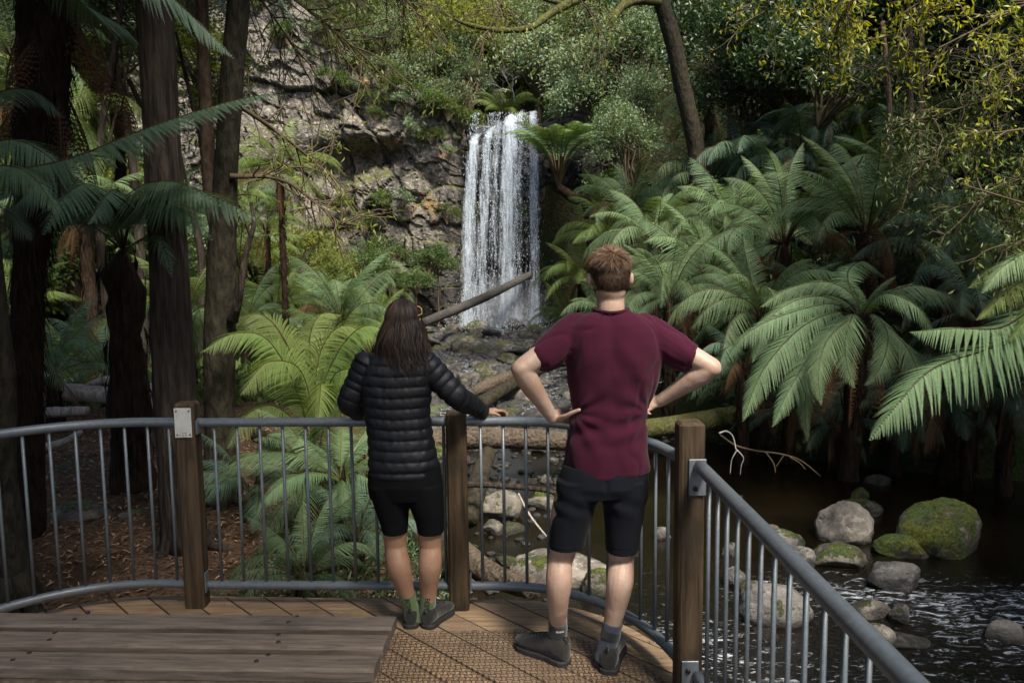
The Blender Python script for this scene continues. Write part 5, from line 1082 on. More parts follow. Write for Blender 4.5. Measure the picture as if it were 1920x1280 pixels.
# bright fern in front of the woman
c = P(585, 850, 7.2); b = gpt(c[0], 7.2)
if c[2] - b[2] < .1: c[2] = b[2] + .15
pp = [([c, P(560, 740, 7.1), P(505, 640, 6.9), P(440, 625, 6.7), P(375, 660, 6.5)], .58), ([c, P(575, 740, 7.3), P(535, 640, 7.3), P(490, 590, 7.3), P(420, 600, 7.3)], .60), ([c, P(590, 730, 7.3), P(605, 650, 7.3), P(645, 610, 7.3), P(720, 640, 7.2)], .62),
      ([c, P(600, 740, 7.1), P(640, 650, 7.0), P(690, 610, 6.9), P(760, 640, 6.8)], .62), ([c, P(585, 770, 7.0), P(560, 690, 6.8), P(500, 680, 6.5), P(450, 740, 6.2)], .60), ([c, P(600, 770, 6.9), P(630, 700, 6.7), P(680, 700, 6.4), P(720, 760, 6.2)], .60),
      ([c, P(590, 760, 6.9), P(600, 720, 6.6), P(600, 740, 6.3), P(595, 800, 6.1)], .55), ([c, P(565, 800, 6.9), P(510, 760, 6.6), P(460, 780, 6.3), P(425, 840, 6.1)], .5),
      ([c, P(590, 735, 7.7), P(580, 640, 7.9), P(600, 590, 8.2), P(640, 590, 8.4)], .6), ([c, P(610, 770, 7.7), P(680, 690, 8.2), P(780, 680, 8.6), P(850, 740, 8.8)], .55), ([c, P(610, 780, 7.2), P(650, 720, 7.2), P(720, 730, 7.1), P(780, 800, 7.0)], .5)]
hero_fern('bright yellow green fern spreading behind the railing left of the woman', c, b, .10, pp, m_fern_y, 1, 4, m_stipe)
# second layer of the bright fern, standing lower and nearer
c = P(640, 905, 6.0); b = gpt(c[0], 6.0)
if c[2] - b[2] < .1: c[2] = b[2] + .12
hero_fern('mid green fern drooping close behind the woman and the railing', c, b, .08, [(p, w) for p, w in dir_fronds(c, [(100, 60, -30, .9, .34), (150, 55, -20, .9, .34), (190, 50, -35, .95, .34), (230, 40, -50, .8, .32), (20, 50, -30, .8, .32), (60, 62, -10, .9, .34), (285, 30, -60, .6, .3)])], m_fern, 1, 14, m_stipe_g, ref=(0, 0, 1))
c = P(1612, 602, 10.6); b = gpt(c[0] + .1, 11.0)
def pf(*a): return [c] + [P(*q) for q in a]
pp = [(pf((1560, 570, 10.5), (1470, 590, 10.3), (1400, 625, 10.1), (1362, 672, 10.)), .70), (pf((1570, 585, 10.4), (1500, 615, 10.1), (1430, 695, 9.8), (1392, 790, 9.6)), .80), (pf((1580, 595, 10.2), (1530, 650, 9.9), (1480, 730, 9.6), (1448, 800, 9.4)), .72),
      (pf((1600, 590, 10.1), (1585, 640, 9.8), (1590, 690, 9.6), (1603, 728, 9.5)), .70), (pf((1640, 590, 10.3), (1665, 630, 10.), (1650, 690, 9.8), (1620, 722, 9.7)), .6), (pf((1645, 560, 10.5), (1715, 535, 10.4), (1790, 560, 10.3), (1835, 600, 10.2)), .75),
      (pf((1600, 555, 10.8), (1550, 528, 10.9), (1480, 540, 11.), (1425, 575, 11.)), .7), (pf((1630, 570, 10.2), (1665, 550, 9.9), (1720, 575, 9.7), (1755, 630, 9.6)), .65), (pf((1650, 610, 10.4), (1700, 650, 10.2), (1725, 720, 10.), (1715, 790, 9.9)), .65),
      (pf((1600, 560, 11), (1590, 510, 11.4), (1620, 490, 11.9), (1660, 520, 12.2)), .7), (pf((1590, 600, 10.), (1550, 640, 9.6), (1535, 700, 9.3), (1540, 760, 9.2)), .7), (pf((1560, 560, 10.7), (1500, 560, 10.6), (1440, 600, 10.4), (1410, 680, 10.2)), .65), (pf((1570, 600, 10.6), (1520, 680, 10.5), (1510, 760, 10.4), (1515, 830, 10.3)), .5)]
pp = [(q_, w_ * .74) for q_, w_ in pp]
rt = hero_fern('low wide tree fern with thick fronds arching down to the dark pool edge', c, b, .13, pp, m_fern, 1, 15)
for k, (du, az) in enumerate(((-40, 3.4), (-10, 4.2), (20, 5.0), (45, 5.9), (-60, 2.8), (70, .2))):
    o = link('dead_frond', FR['d', 'low'][k % 2], rt); o.location = c - b - np.array([0, 0, .12]) + .12 * np.array([math.cos(az), math.sin(az), 0]); o.rotation_euler = (0, 0, az); o.scale = (1.5 + .1 * k,) * 3
# the big fern off the right edge with two sunlit fronds
c = P(2010, 560, 8.6); b = gpt(c[0] + .3, 8.9)
pp = [([c, P(1960, 560, 8.3), P(1880, 612, 8.0), P(1790, 615, 7.8), P(1706, 622, 7.6)], .80), ([c, P(1960, 600, 8.2), P(1860, 650, 7.9), P(1750, 690, 7.6), P(1680, 760, 7.4), P(1630, 825, 7.3)], .86),
      ([c, P(1990, 500, 8.3), P(1940, 470, 8.0), P(1880, 500, 7.8), P(1840, 550, 7.7)], .5), ([c, P(2060, 480, 8.3), P(2120, 520, 8.0), P(2160, 640, 7.7)], .6), ([c, P(2010, 480, 9), P(2020, 440, 9.5), P(2030, 480, 10)], .6)]
hero_fern('large tree fern beyond the right edge with two long drooping fronds over the pool', c, b, .16, pp, m_fern, 1, 5)
c = P(1985, 470, 8.9); b = gpt(c[0] + .5, 9.3)
pp = [([c, P(1930, 480, 8.6), P(1870, 500, 8.4), P(1815, 540, 8.2)], .42), ([c, P(1940, 510, 8.4), P(1890, 545, 8.1), P(1830, 600, 7.9)], .42), ([c, P(1960, 540, 8.2), P(1930, 590, 8.0), P(1890, 640, 7.8)], .4), ([c, P(1960, 440, 8.8), P(1910, 440, 8.7), P(1860, 470, 8.6)], .4)]
hero_fern('pale sunlit fern with golden fronds at the right edge', c, b, .1, pp, m_fern_y, 1, 6)
# umbrella tree fern in front of the falls, curved trunk
base = gpt(P(1120, 430, 24)[0], 24.3); c = P(1047, 352, 24); rt = empty('tree_fern', base, 0, 'umbrella shaped tree fern on a curved trunk in front of the waterfall', 'tree fern')
pth = spline([base - base * 0, P(1105, 400, 24.2), P(1075, 372, 24.1), c], 18); pth[0] = base - [0, 0, .3]
V, F = tube(pth, np.linspace(.20, .13, 18), 12); V[:216] += .02 * vnoise(V[:216] * 9, 2)[:, None]
MB().add(V, F).build('trunk', [m_ftrunk], rt)
rng = np.random.default_rng(77)
for k in range(26):
    az = k / 26 * 2 * math.pi; L = rng.uniform(2.2, 2.7); a = arc(rng.uniform(64, 80), -30 + rng.uniform(-8, 8), L, 2.4); p = np.stack([a[:, 0] * math.cos(az), a[:, 0] * math.sin(az), a[:, 2]], 1) + c
    mb = MB()
    for V, F, m, rr in frond_geo(p, .72, n=30, m=9, droop=.35, rad=.022, bare=.40, rng=rng): mb.add(V, F, m, rr, smooth=False)
    mb.build('frond', [m_fern, m_stipe], rt)

# ---------------- shrubs on the slopes
rng = np.random.default_rng(9)
def ushrub(u, v, y, size, kind, label, group=None, sq=(1, 1, 1), name='shrub', cat='shrub'):
    c = P(u, v, y); g = ground(c[0], c[1]); h = max((c[2] - g) / size, .15)
    if h > 3.5: g = c[2] - size * 1.0; h = 1.0
    return shrub((c[0], c[1], g), size, kind, label, group, h=h, sq=sq, rng=rng, name=name, cat=cat)
for a in [
 (775, 150, 33.2, 1.3, 'gg', 'bushy grey green shrub at the cliff top left of the dead stump'), (735, 115, 34, 1.4, 'gg', 'pale shrub above the vegetated cliff edge'),
 (850, 130, 33.6, 1.5, 'gg', 'rounded grey green shrub above the waterfall ledge'), (830, 205, 32.3, 1.25, 'gg', 'blue green shrub hanging over the cliff edge'),
 (880, 175, 32.8, 1.2, 'gg', 'soft shrub left of the fern on the ledge'), (790, 60, 37, 1.7, 'm', 'green bush higher on the slope over the cliff'),
 (880, 60, 37, 1.8, 'm', 'leafy bush beside the white stump'), (725, 150, 32.6, .8, 'gg', 'small teal shrub clinging to the cliff'),
 (1010, 130, 33, 1.9, 'gg', 'tall pale green bush right of the stump'), (1040, 70, 34, 1.8, 'gg', 'grey green bush beneath the mossy branch'), (985, 60, 36, 1.5, 'm', 'bush behind the bleached twigs'),
 (1130, 165, 28, 1.9, 'gg', 'wide fine leaved tree above the umbrella fern'), (1100, 190, 27.5, 1.2, 'gg', 'outer bough of fine leaves near the fall'), (1180, 130, 27, 1.6, 'gg', 'fine leaved shrub before the grey outcrop'),
 (1150, 290, 26.5, 1.3, 'm', 'olive shrub right of the umbrella fern'), (1180, 300, 22.5, 1.2, 'gg', 'soft shrub left of the leaning trunk'), (1165, 380, 25, 1.1, 'm', 'low shrub beneath the olive one'), (1190, 230, 25, 1.2, 'gg', 'feathery shrub touching the leaning trunk'),
 (1200, 20, 30, 2.0, 'm', 'bush at the top behind the leaning trunk'), (1120, 80, 30, 1.7, 'm', 'bush over the outcrop'),
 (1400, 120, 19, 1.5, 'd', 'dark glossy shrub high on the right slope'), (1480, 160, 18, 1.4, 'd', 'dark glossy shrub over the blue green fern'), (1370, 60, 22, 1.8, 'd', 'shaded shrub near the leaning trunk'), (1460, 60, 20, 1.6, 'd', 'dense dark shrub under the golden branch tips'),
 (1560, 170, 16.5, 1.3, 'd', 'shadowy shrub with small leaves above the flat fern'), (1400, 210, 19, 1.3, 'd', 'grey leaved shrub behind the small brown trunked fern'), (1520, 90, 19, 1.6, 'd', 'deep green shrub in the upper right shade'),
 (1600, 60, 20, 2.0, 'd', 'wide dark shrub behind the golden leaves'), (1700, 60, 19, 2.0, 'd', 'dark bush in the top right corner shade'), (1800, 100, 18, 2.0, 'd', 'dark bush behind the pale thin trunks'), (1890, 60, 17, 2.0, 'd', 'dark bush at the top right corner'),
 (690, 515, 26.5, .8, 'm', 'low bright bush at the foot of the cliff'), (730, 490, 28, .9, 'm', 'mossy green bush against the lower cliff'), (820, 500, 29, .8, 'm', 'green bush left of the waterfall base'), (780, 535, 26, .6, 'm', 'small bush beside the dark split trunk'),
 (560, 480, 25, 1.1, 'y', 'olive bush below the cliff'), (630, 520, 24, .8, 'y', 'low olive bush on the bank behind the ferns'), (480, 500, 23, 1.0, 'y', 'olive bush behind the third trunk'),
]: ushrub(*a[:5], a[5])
for key, n, fx_, kinds, lab, grp, sz in (
    ('far', 85, lambda: (rng.uniform(-20, 12), rng.uniform(33.2, 60)), ['gg', 'm', 'y', 'gg'], 'bush among the pale scrub covering the slope above the cliff', 'scrub above the cliff', (1.2, 2.6)),
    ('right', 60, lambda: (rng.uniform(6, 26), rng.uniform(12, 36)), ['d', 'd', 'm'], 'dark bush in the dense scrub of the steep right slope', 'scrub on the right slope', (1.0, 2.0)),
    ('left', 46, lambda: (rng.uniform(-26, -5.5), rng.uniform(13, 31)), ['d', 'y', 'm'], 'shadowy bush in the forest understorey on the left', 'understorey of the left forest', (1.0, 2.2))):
    k = 0
    for i in range(3000):
        if k >= n: break
        x, y = fx_()
        if abs(x) / y > .78: continue
        if key == 'right' and (x < xr(min(y, 31.5)) + 4.0 + .14 * y or ground(x, y) < 2.2): continue
        if key == 'left' and (x > -.36 * y - 1.0): continue
        if key == 'far' and -1.6 < x < 1.5 and y < 34.5: continue
        s = rng.uniform(*sz); kd = kinds[rng.integers(len(kinds))]; a, b = where((x, y, ground(x, y) + s * .8)); tn = {'gg': 'grey green', 'm': 'mid green', 'y': 'olive', 'd': 'dark'}[kd]
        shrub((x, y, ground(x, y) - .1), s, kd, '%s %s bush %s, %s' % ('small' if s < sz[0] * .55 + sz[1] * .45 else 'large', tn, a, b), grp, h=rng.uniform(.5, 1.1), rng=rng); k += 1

# tufts clinging to the cliff face and its lip
tuft = [shrub_mesh('cliff_tuft', .5, .3, .35, 16, 900, .16, .02, rng, m_grass, hang=.5), shrub_mesh('cliff_tuft', .4, .3, .4, 14, 800, .07, .035, rng, m_leaf_gg)]
cy_ = lambda x, z: float(cl_y(np.array([x * 1.]), np.array([z * 1.]))[0])
for i in range(110):
    x = rng.uniform(-15, -1.5); zt_ = float(ztop(x)); z = zt_ - abs(rng.normal(0, 1.3)) if i % 3 else rng.uniform(0.5, 4)
    if z < .3: continue
    o = link('cliff_plant', tuft[i % 2 if i % 5 else 0]); s = rng.uniform(.5, 1.5); o.location = (x, cy_(x, z) - .35, z); o.scale = (s, s, s); o.rotation_euler = (rng.normal(.0, .2), 0, rng.uniform(0, 6.28))
    tag(o, '%s plant on the cliff face, %s, %s' % ((('grassy' if (i % 2 if i % 5 else 0) == 0 else 'leafy'),) + where((x, 30.5, z))), 'plant', 'plants clinging to the cliff')

# ground cover: uncountable low leaves
def cover(name, mat, pts, ll, lw, up=.9, nper=1, spread=.1, seed=1, label=None):
    rng = np.random.default_rng(seed); C = np.repeat(pts, nper, 0) + rng.normal(0, 1, (len(pts) * nper, 3)) * np.array([spread, spread, spread * .45]) ; k = len(C)
    D = rand_dirs(k, rng) + np.array([0, 0, up]); V, F = leaves(C, D, rand_dirs(k, rng) + np.array([0, -.3, 1]), rng.uniform(.5, 1.3, k) * ll, rng.uniform(.5, 1.3, k) * lw, .2)
    o = MB().add(V, F, 0, np.repeat(np.clip(np.repeat(rng.uniform(0, 1, len(pts)), nper) * .7 + rng.uniform(0, .3, k), 0, 1), 4), smooth=False).build(name, mat); o['kind'] = 'stuff'; return o
def scatter(n, x0, x1, y0, y1, ok, dz=.02):
    x = rng.uniform(x0, x1, n); y = rng.uniform(y0, y1, n); m = ok(x, y); x, y = x[m], y[m]; return np.stack([x, y, ground(x, y) + dz], 1)
p = scatter(9000, -16, 0, 12, 31, lambda x, y: (x < xl(y) - .4) & (vnoise(np.stack([x, y, x * 0], 1), 2, 2) > -.35)); cover('undergrowth', m_grass, p, .20, .07, 1.0, 7, .18, 2)
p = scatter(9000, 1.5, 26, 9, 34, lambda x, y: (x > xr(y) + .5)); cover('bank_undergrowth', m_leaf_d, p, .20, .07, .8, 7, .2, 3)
p = scatter(7000, -20, 16, 33, 56, lambda x, y: (np.abs(x) > 1.4) | (y > 34)); cover('slope_undergrowth', m_grass, p, .34, .10, .9, 7, .3, 4)
p = scatter(1500, -1.9, -.4, 4.6, 9, lambda x, y: (x < xl(y) - .0) & (vnoise(np.stack([x * 1.4, y * 1.4, x * 0], 1), 8, 2) + .35 * (x + 2.6) > .0)); cover('fern_undergrowth', m_leaf_d, p, .07, .020, .8, 7, .07, 6)
# leaf litter
pts = scatter(26000, -10, .2, 4.2, 13, lambda x, y: x < xl(y) - .1, .01)
k = len(pts); rr = np.random.default_rng(4); D = rand_dirs(k, rr) * np.array([1, 1, .25]); V, F = leaves(pts + [0, 0, .008], D, np.array([0, 0, 1]) + rand_dirs(k, rr) * .35, rr.uniform(.03, .10, k), rr.uniform(.008, .022, k), .25)
o = MB().add(V, F, 0, np.repeat(rr.uniform(0, 1, k) ** 1.3, 4), smooth=False).build('leaf_litter', m_litter); o['kind'] = 'stuff'

# ---------------- trunks and logs
def wood(path, rad, name, label, cat, mat, k=14, seed=0, lump=.10, n=40, parent=None, bury=True):
    p = spline(path, n); r = np.interp(np.linspace(0, 1, n), np.linspace(0, 1, len(rad)), rad); V, F = tube(p, r, k)
    m = n * k; q = V[:m] - np.repeat(p, k, 0); V[:m] += q * (lump * vnoise(V[:m] / max(r.max(), .02) * np.array([.7, .7, .35]), seed, 3)[:, None])
    o = MB().add(V, F).build(name, mat, parent)
    return tag(o, label, cat) if parent is None else o
def add_roots(mb_rt, base, r, seed, mat):
    rng = np.random.default_rng(seed); mb = MB()
    for k in range(6):
        a = k / 6 * 6.28 + rng.uniform(-.3, .3); d = np.array([math.cos(a), math.sin(a), 0]); L = r * rng.uniform(1.7, 2.6)
        pts = [base + d * r * .5 + [0, 0, r * 1.6], base + d * r * 1.0 + [0, 0, r * .6], base + d * L * .8 + [0, 0, r * .1], base + d * L - [0, 0, .12]]
        mb.add(*tube(spline(pts, 8), np.linspace(r * .4, r * .12, 8), 6))
    mb.build('root', mat, mb_rt)
def tree(path, rad, label, mat, crown=(), seed=0, leafkind='m', roots=True, group=None, cat='tree', name='tree'):
    base = np.array(path[0], float); rt = empty(name, base, 0, label, cat, group); wood(path, rad, 'trunk', None, None, mat, parent=rt, seed=seed, k=20, n=46)
    if roots: add_roots(rt, base, rad[0], seed, mat)
    rng = np.random.default_rng(seed)
    for (c, s) in crown:
        f = link('crown', CR[leafkind][rng.integers(3)], rt); f.location = np.array(c) - base; f.scale = (s, s, s * .7); f.rotation_euler = (0, 0, rng.uniform(0, 6))
        l = MB().add(*tube(spline([path[-2], (np.array(path[-1]) + np.array(c)) / 2 + [0, 0, .2], c], 10), np.linspace(rad[-1] * .6, .02, 10), 7)); l.build('limb', mat, rt)
    return rt
def gb(u, v, y, dz=-.05):
    q = P(u, v, y); q[2] = ground(q[0], q[1]) + dz; return q
# T1 large straight trunk
b = gb(345, 1000, 6.0); tree([b, P(326, 700, 6.0), P(315, 470, 6.0), P(300, 200, 6.0), P(290, 0, 6.0), P(282, -350, 6.0), P(270, -900, 6.0)], [.170, .155, .140, .130, .130, .115, .08],
     'large straight dark trunk behind the left post with the white plate', m_bark, [(P(200, -800, 6.3), 1.9), (P(420, -900, 7.0), 1.8), (P(120, -1000, 5.0), 1.8)], 1, 'd')
# T3 twin trunk tree, forking above a burl
b = gb(415, 1010, 7.0); rt = tree([b, P(412, 800, 7.0), P(412, 620, 7.0), P(415, 520, 7.0), P(418, 440, 7.0), P(425, 300, 7.0), P(437, 120, 7.0), P(448, -20, 7.0), P(460, -500, 7.)], [.155, .13, .135, .13, .115, .10, .095, .088, .07],
     'mossy forked tree standing right of the large straight trunk', m_bark_moss, [(P(470, -500, 7.2), 1.7), (P(620, -620, 8.5), 1.6)], 2, 'd')
wood([P(420, 470, 7.0), P(398, 380, 7.05), P(388, 260, 7.1), P(383, 120, 7.1), P(378, -10, 7.1), P(370, -300, 7.1)], [.08, .062, .058, .055, .05, .04], 'limb', None, None, m_bark_b, parent=rt, seed=5)
wood([P(436, 600, 6.9), P(447, 560, 6.8), P(462, 470, 6.8), P(476, 420, 6.8), P(470, 380, 6.9)], [.05, .035, .025, .02, .012], 'limb', None, None, m_bark, parent=rt, seed=6)
wood([P(385, 300, 7.1), P(372, 240, 7.1), P(350, 150, 7.2), P(330, 60, 7.2)], [.03, .022, .016, .012], 'limb', None, None, m_bark, parent=rt, seed=7, k=8)
# fibrous dark trunk at left
b = gb(50, 900, 6.4); c = P(92, -60, 6.4); rt = empty('tree_fern', b, 0, 'massive dark trunk wrapped in hanging rusty fibres near the left edge', 'tree fern'); rng = np.random.default_rng(31)
p = spline([b, P(50, 620, 6.4), P(62, 420, 6.4), P(80, 180, 6.4), c], 40); V, F = tube(p, np.interp(np.linspace(0, 1, 40), [0, .4, .6, 1], [.11, .12, .17, .22]), 22); V[:880] += .05 * (V[:880] - np.repeat(p, 22, 0)) / .2 * vnoise(V[:880] * 10, 3, 3)[:, None]
mb = MB().add(V, F); n = 2600; i = rng.integers(6, 40, n); th = rng.uniform(0, 6.28, n); rr_ = np.interp(i / 39, [0, .4, .6, 1], [.11, .12, .17, .22]); d = np.stack([np.cos(th), np.sin(th), 0 * th], 1)
V, F = leaves(p[i] + d * rr_[:, None] * 1.0, np.column_stack([d[:, :2] * rng.uniform(.05, .5, (n, 1)), -np.ones(n)]), d, rng.uniform(.08, .30, n), rng.uniform(.004, .014, n), .1); mb.add(V, F, 0, np.repeat(rng.uniform(0, .6, n), 4)); mb.build('trunk', [m_ftrunk, m_dead], rt)
for k in range(14):
    o = link('frond', FR['b', 'out'][k % 3], rt); o.location = c - b; o.rotation_euler = (0, 0, k * .45 + .2); o.scale = (2.4,) * 3
for k in range(10):
    o = link('dead_frond', FR['d', 'low'][k % 2], rt); o.location = c - b - np.array([0, 0, .1 + k % 3 * .35]); o.rotation_euler = (0, 0, k * .65); o.scale = (1.3,) * 3
# left edge mossy trunk
b = gb(30, 1150, 4.9); b[0] = -3.25; tree([b, P(0, 900, 4.95), P(4, 720, 5.0), P(-10, 600, 5.0), P(-40, 300, 5.0), P(-80, -300, 5.0), P(-80, -900, 5.0)], [.20, .10, .08, .08, .08, .07, .06], 'mossy trunk with flared foot cut by the left edge', m_bark_moss, [(P(-100, -900, 5.2), 1.8), (P(-400, -700, 4.6), 1.8)], 3, 'd')
# leaning mossy tree right of the falls
b = gb(1318, 335, 18.0); T6 = tree([b, P(1308, 320, 18.0), P(1297, 240, 17.9), P(1279, 160, 17.8), P(1262, 80, 17.7), P(1238, 0, 17.6), P(1200, -90, 17.5)], [.24, .19, .185, .18, .18, .17, .13], 'leaning mossy tree with crooked branches above the waterfall', m_bark_moss, [(P(1200, -250, 17), 2.2)], 4, 'm', roots=False)
wood([P(1240, 5, 17.6), P(1200, 0, 17.0), P(1170, 10, 16.6), P(1150, 35, 16.4), P(1140, 55, 16.4)], [.10, .10, .09, .07, .05], 'limb', None, None, m_moss, parent=T6, seed=8)
wood([P(1215, -25, 17.3), P(1120, -12, 16), P(1060, 10, 15), P(1020, 35, 14.6), P(995, 52, 14.4), P(945, 58, 14.2), P(900, 52, 14.0), P(860, 40, 13.8), P(830, 22, 13.7)], [.09, .085, .075, .065, .055, .045, .04, .03, .015], 'limb', None, None, m_moss, parent=T6, seed=9, lump=.3)
wood([P(1060, 10, 15), P(1000, -10, 14.5), P(960, -40, 14.2)], [.05, .04, .03], 'limb', None, None, m_moss, parent=T6, seed=10)
# dead things above the falls
wood([gb(934, 120, 36.5), P(934, 80, 36.5), P(932, 42, 36.5)], [.14, .13, .10], 'dead_stump', 'bleached white standing stump on the slope above the waterfall', 'stump', m_grey, seed=3)
rng = np.random.default_rng(55)
def twigs(root, dirv, L, name, label, mat, depth=4, r=.03, seed=1, spread=.5, cat='dead branch'):
    rng = np.random.default_rng(seed); mb = MB()
    def go(p, d, L, r, k):
        n = 6; pts = [p]; dd = d
        for i in range(n): dd = nrm(dd + rng.normal(0, .14, 3)); pts.append(pts[-1] + dd * L / n)
        pts = np.array(pts); mb.add(*tube(pts, np.linspace(r, r * .55, n + 1), 5, cap=False))
        if k > 0:
            for j in range(rng.integers(2, 4)): i = rng.integers(3, n + 1); go(pts[i], nrm(dd + rng.normal(0, spread, 3)), L * rng.uniform(.55, .8), r * .55, k - 1)
    go(np.array(root, float), nrm(dirv), L, r, depth); return tag(mb.build(name, mat), label, cat)
twigs(P(965, 190, 32.2), (-.1, -.3, .6), .8, 'dead_bush', 'bleached tangled dead twigs drooping above the waterfall', m_white, 6, .028, 4, .7, 'dead bush')
twigs(gb(955, 195, 33.0, 0), (-.5, -.2, 1), .6, 'dead_bush', 'smaller grey dead twigs left of the bleached tangle', m_white, 4, .025, 6, .5, 'dead bush')
twigs(P(1350, 90, 18.5), (.3, 0, 1), .7, 'dead_branch', 'thin bare pale twigs among the dark shrubs of the right slope', m_twig, 4, .015, 8)
# thin trunks upper right
for (u0, v0, u1, v1, y, lab) in ((1728, 150, 1722, -60, 14, 'thin pale trunk rising from the dark upper right scrub'), (1708, 140, 1700, -40, 14.5, 'thinner pale stem left of the pale trunk'), (1668, 240, 1655, 40, 13.5, 'brown slender trunk below the golden leaves')):
    c = P(u0, v0, y); b = c.copy(); b[2] = ground(b[0], b[1]) - .1; tag(wood([b, c, P(u1, v1, y)], [.06, .05, .035], 'sapling', lab, 'sapling', m_bark_b, seed=int(u0), k=8, n=20), None, None)
# background forest trunks left
rng = np.random.default_rng(66)
for i in range(12):
    u = [160, 195, 20, 110, 240, 345, 372, 140, 60, 265, 215, 5][i]; y = rng.uniform(12, 22); b = gb(u, 600, y); hh = rng.uniform(5, 9); rt = tree([b, b + [rng.normal(0, .2), 0, hh * .5], b + [rng.normal(0, .5), 0, hh]], [rng.uniform(.06, .13), .07, .04], 'slender %s tree of the left forest, %s' % ('tall' if hh > 7 else 'shorter', where(b)[0] if i % 2 else 'deep in shade ' + where(b)[0]), m_bark, [(b + [rng.normal(0, .8), 0, hh], rng.uniform(1.1, 1.8))] if u < 420 or i % 2 else [], 300 + i, 'd' if u < 300 else 'y', False, 'slender trees of the left forest')

# ---------------- logs
wood([P(795, 605, 25), P(860, 578, 26.6), P(920, 552, 28.0), P(995, 514, 29.4)], [.15, .16, .15, .12], 'fallen_log', 'long grey log leaning up into the waterfall', 'log', bark_mat('wet_log', (.018, .016, .015), (.095, .088, .082), .05, 7, stretch=1), seed=11, lump=.12)
wood([P(880, 772, 15.5), P(930, 738, 16.2), P(985, 705, 17), P(1060, 668, 18)], [.16, .14, .15, .10], 'fallen_log', 'pale mossy log angled up between the woman and the man', 'log', m_bark_moss, seed=12)
wood([P(868, 745, 16), P(915, 722, 16.2), P(960, 702, 16.8)], [.10, .13, .10], 'fallen_log', 'yellowish split log lying over the pale mossy log', 'log', m_log, seed=13)
wood([P(740, 838, 10.8), P(860, 822, 10.9), P(980, 822, 11.0), P(1090, 830, 11.1)], [.15, .16, .15, .13], 'fallen_log', 'thick brown log spanning the stream behind the handrail', 'log', m_log, seed=14)
wood([P(1120, 815, 11.6), P(1215, 803, 11.9), P(1300, 792, 12.2), P(1395, 776, 12.6)], [.15, .15, .16, .17], 'fallen_log', 'moss covered log reaching the right bank behind the corner post', 'log', m_moss, seed=15)
wood([P(915, 850, 9.6), P(900, 890, 8.9), P(890, 930, 8.4), P(878, 975, 8.0)], [.10, .11, .11, .10], 'fallen_log', 'short mossy log pointing toward the deck right of the middle post', 'log', m_bark_moss, seed=16)
wood([P(830, 908, 8.0), P(900, 908, 7.95), P(960, 912, 7.9), P(1020, 918, 7.85), P(1060, 930, 7.8)], [.035, .033, .03, .028, .02], 'fallen_branch', 'thin dark branch lying level across the rocks behind the railing', 'branch', m_bark, seed=17, k=8)
wood([P(972, 925, 7.6), P(990, 960, 7.4), P(1012, 990, 7.2), P(1040, 1022, 7.0)], [.011, .011, .010, .007], 'fallen_branch', 'slim bleached stick slanting below the level branch', 'branch', m_grey, seed=18, k=8)
wood([P(845, 1010, 7.3), P(880, 1050, 6.8), P(930, 1080, 6.4), P(1000, 1105, 6.0)], [.11, .12, .10, .08], 'fallen_log', 'weathered log beside the large pale boulder outside the railing', 'log', m_log, seed=19)
wood([P(770, 990, 7.4), P(810, 1020, 7.0), P(850, 1060, 6.6)], [.14, .15, .13], 'fallen_log', 'dark mossy log behind the legs of the woman', 'log', m_bark_moss, seed=20)
def gl(pts): return [P(u, v, y) for u, v, y in pts]
for i, (pts, rad, lab) in enumerate([
  ([(45, 733, 10.6), (150, 736, 10.6), (240, 748, 10.5), (300, 775, 10.4)], [.11, .12, .12, .12], 'long pale fallen trunk lying behind the dark fern trunk'),
  ([(48, 775, 10.2), (110, 772, 10.2), (165, 770, 10.2)], [.07, .07, .06], 'short greenish log below the pale fallen trunk'),
  ([(150, 735, 11.2), (190, 716, 11.2), (240, 712, 11.2), (290, 730, 11.2)], [.05, .07, .07, .06], 'curved pale log arching over the pale fallen trunk'),
  ([(246, 705, 11.5), (275, 725, 11.0), (300, 745, 10.7), (340, 765, 10.4)], [.06, .07, .08, .07], 'split grey log leaning between the trunks'),
  ([(0, 858, 8.6), (70, 842, 8.6), (120, 828, 8.7), (155, 808, 8.8)], [.05, .05, .04, .03], 'crooked brown branch lying on the leaf litter'),
  ([(480, 815, 7.8), (520, 835, 7.6), (560, 860, 7.3)], [.07, .07, .06], 'mossy timber under the bright fern')]):
    p = gl(pts); 
    for q in p: q[2] = max(q[2], ground(q[0], q[1]) + .04)
    wood(p, rad, 'fallen_branch' if rad[0] < .06 else 'fallen_log', lab, 'log' if rad[0] >= .06 else 'branch', m_grey if i != 5 else m_bark_moss, seed=30 + i, k=10)
# bare branch standing in the pool
rt = empty('dead_branch', P(1352, 845, 10.2), 0, 'bleached forked bare branch poking out of the dark pool', 'dead branch')
for k, (pts, r) in enumerate([([(1348, 812), (1362, 808), (1374, 818), (1380, 842), (1384, 845)], .012), ([(1382, 843), (1372, 862), (1369, 888)], .007), ([(1382, 843), (1394, 858), (1390, 872), (1388, 890)], .007),
     ([(1350, 815), (1380, 835), (1420, 845), (1460, 850), (1500, 862), (1538, 892)], .014), ([(1436, 848), (1450, 868), (1454, 886)], .012), ([(1470, 852), (1455, 875)], .008), ([(1480, 856), (1500, 868), (1510, 880)], .01)]):
    wood([P(u, v, 10.2 + .1 * (k % 2)) for u, v in pts], [r, r * .6], 'twig', None, None, m_white if k < 3 else m_twig, parent=rt, seed=k, k=7, n=18)
twigs(P(1440, 560, 12.0), (.2, 0, 1), .01, 'dead_branch', 'tiny twig on the right bank', m_twig, 1, .004, 9) if False else None

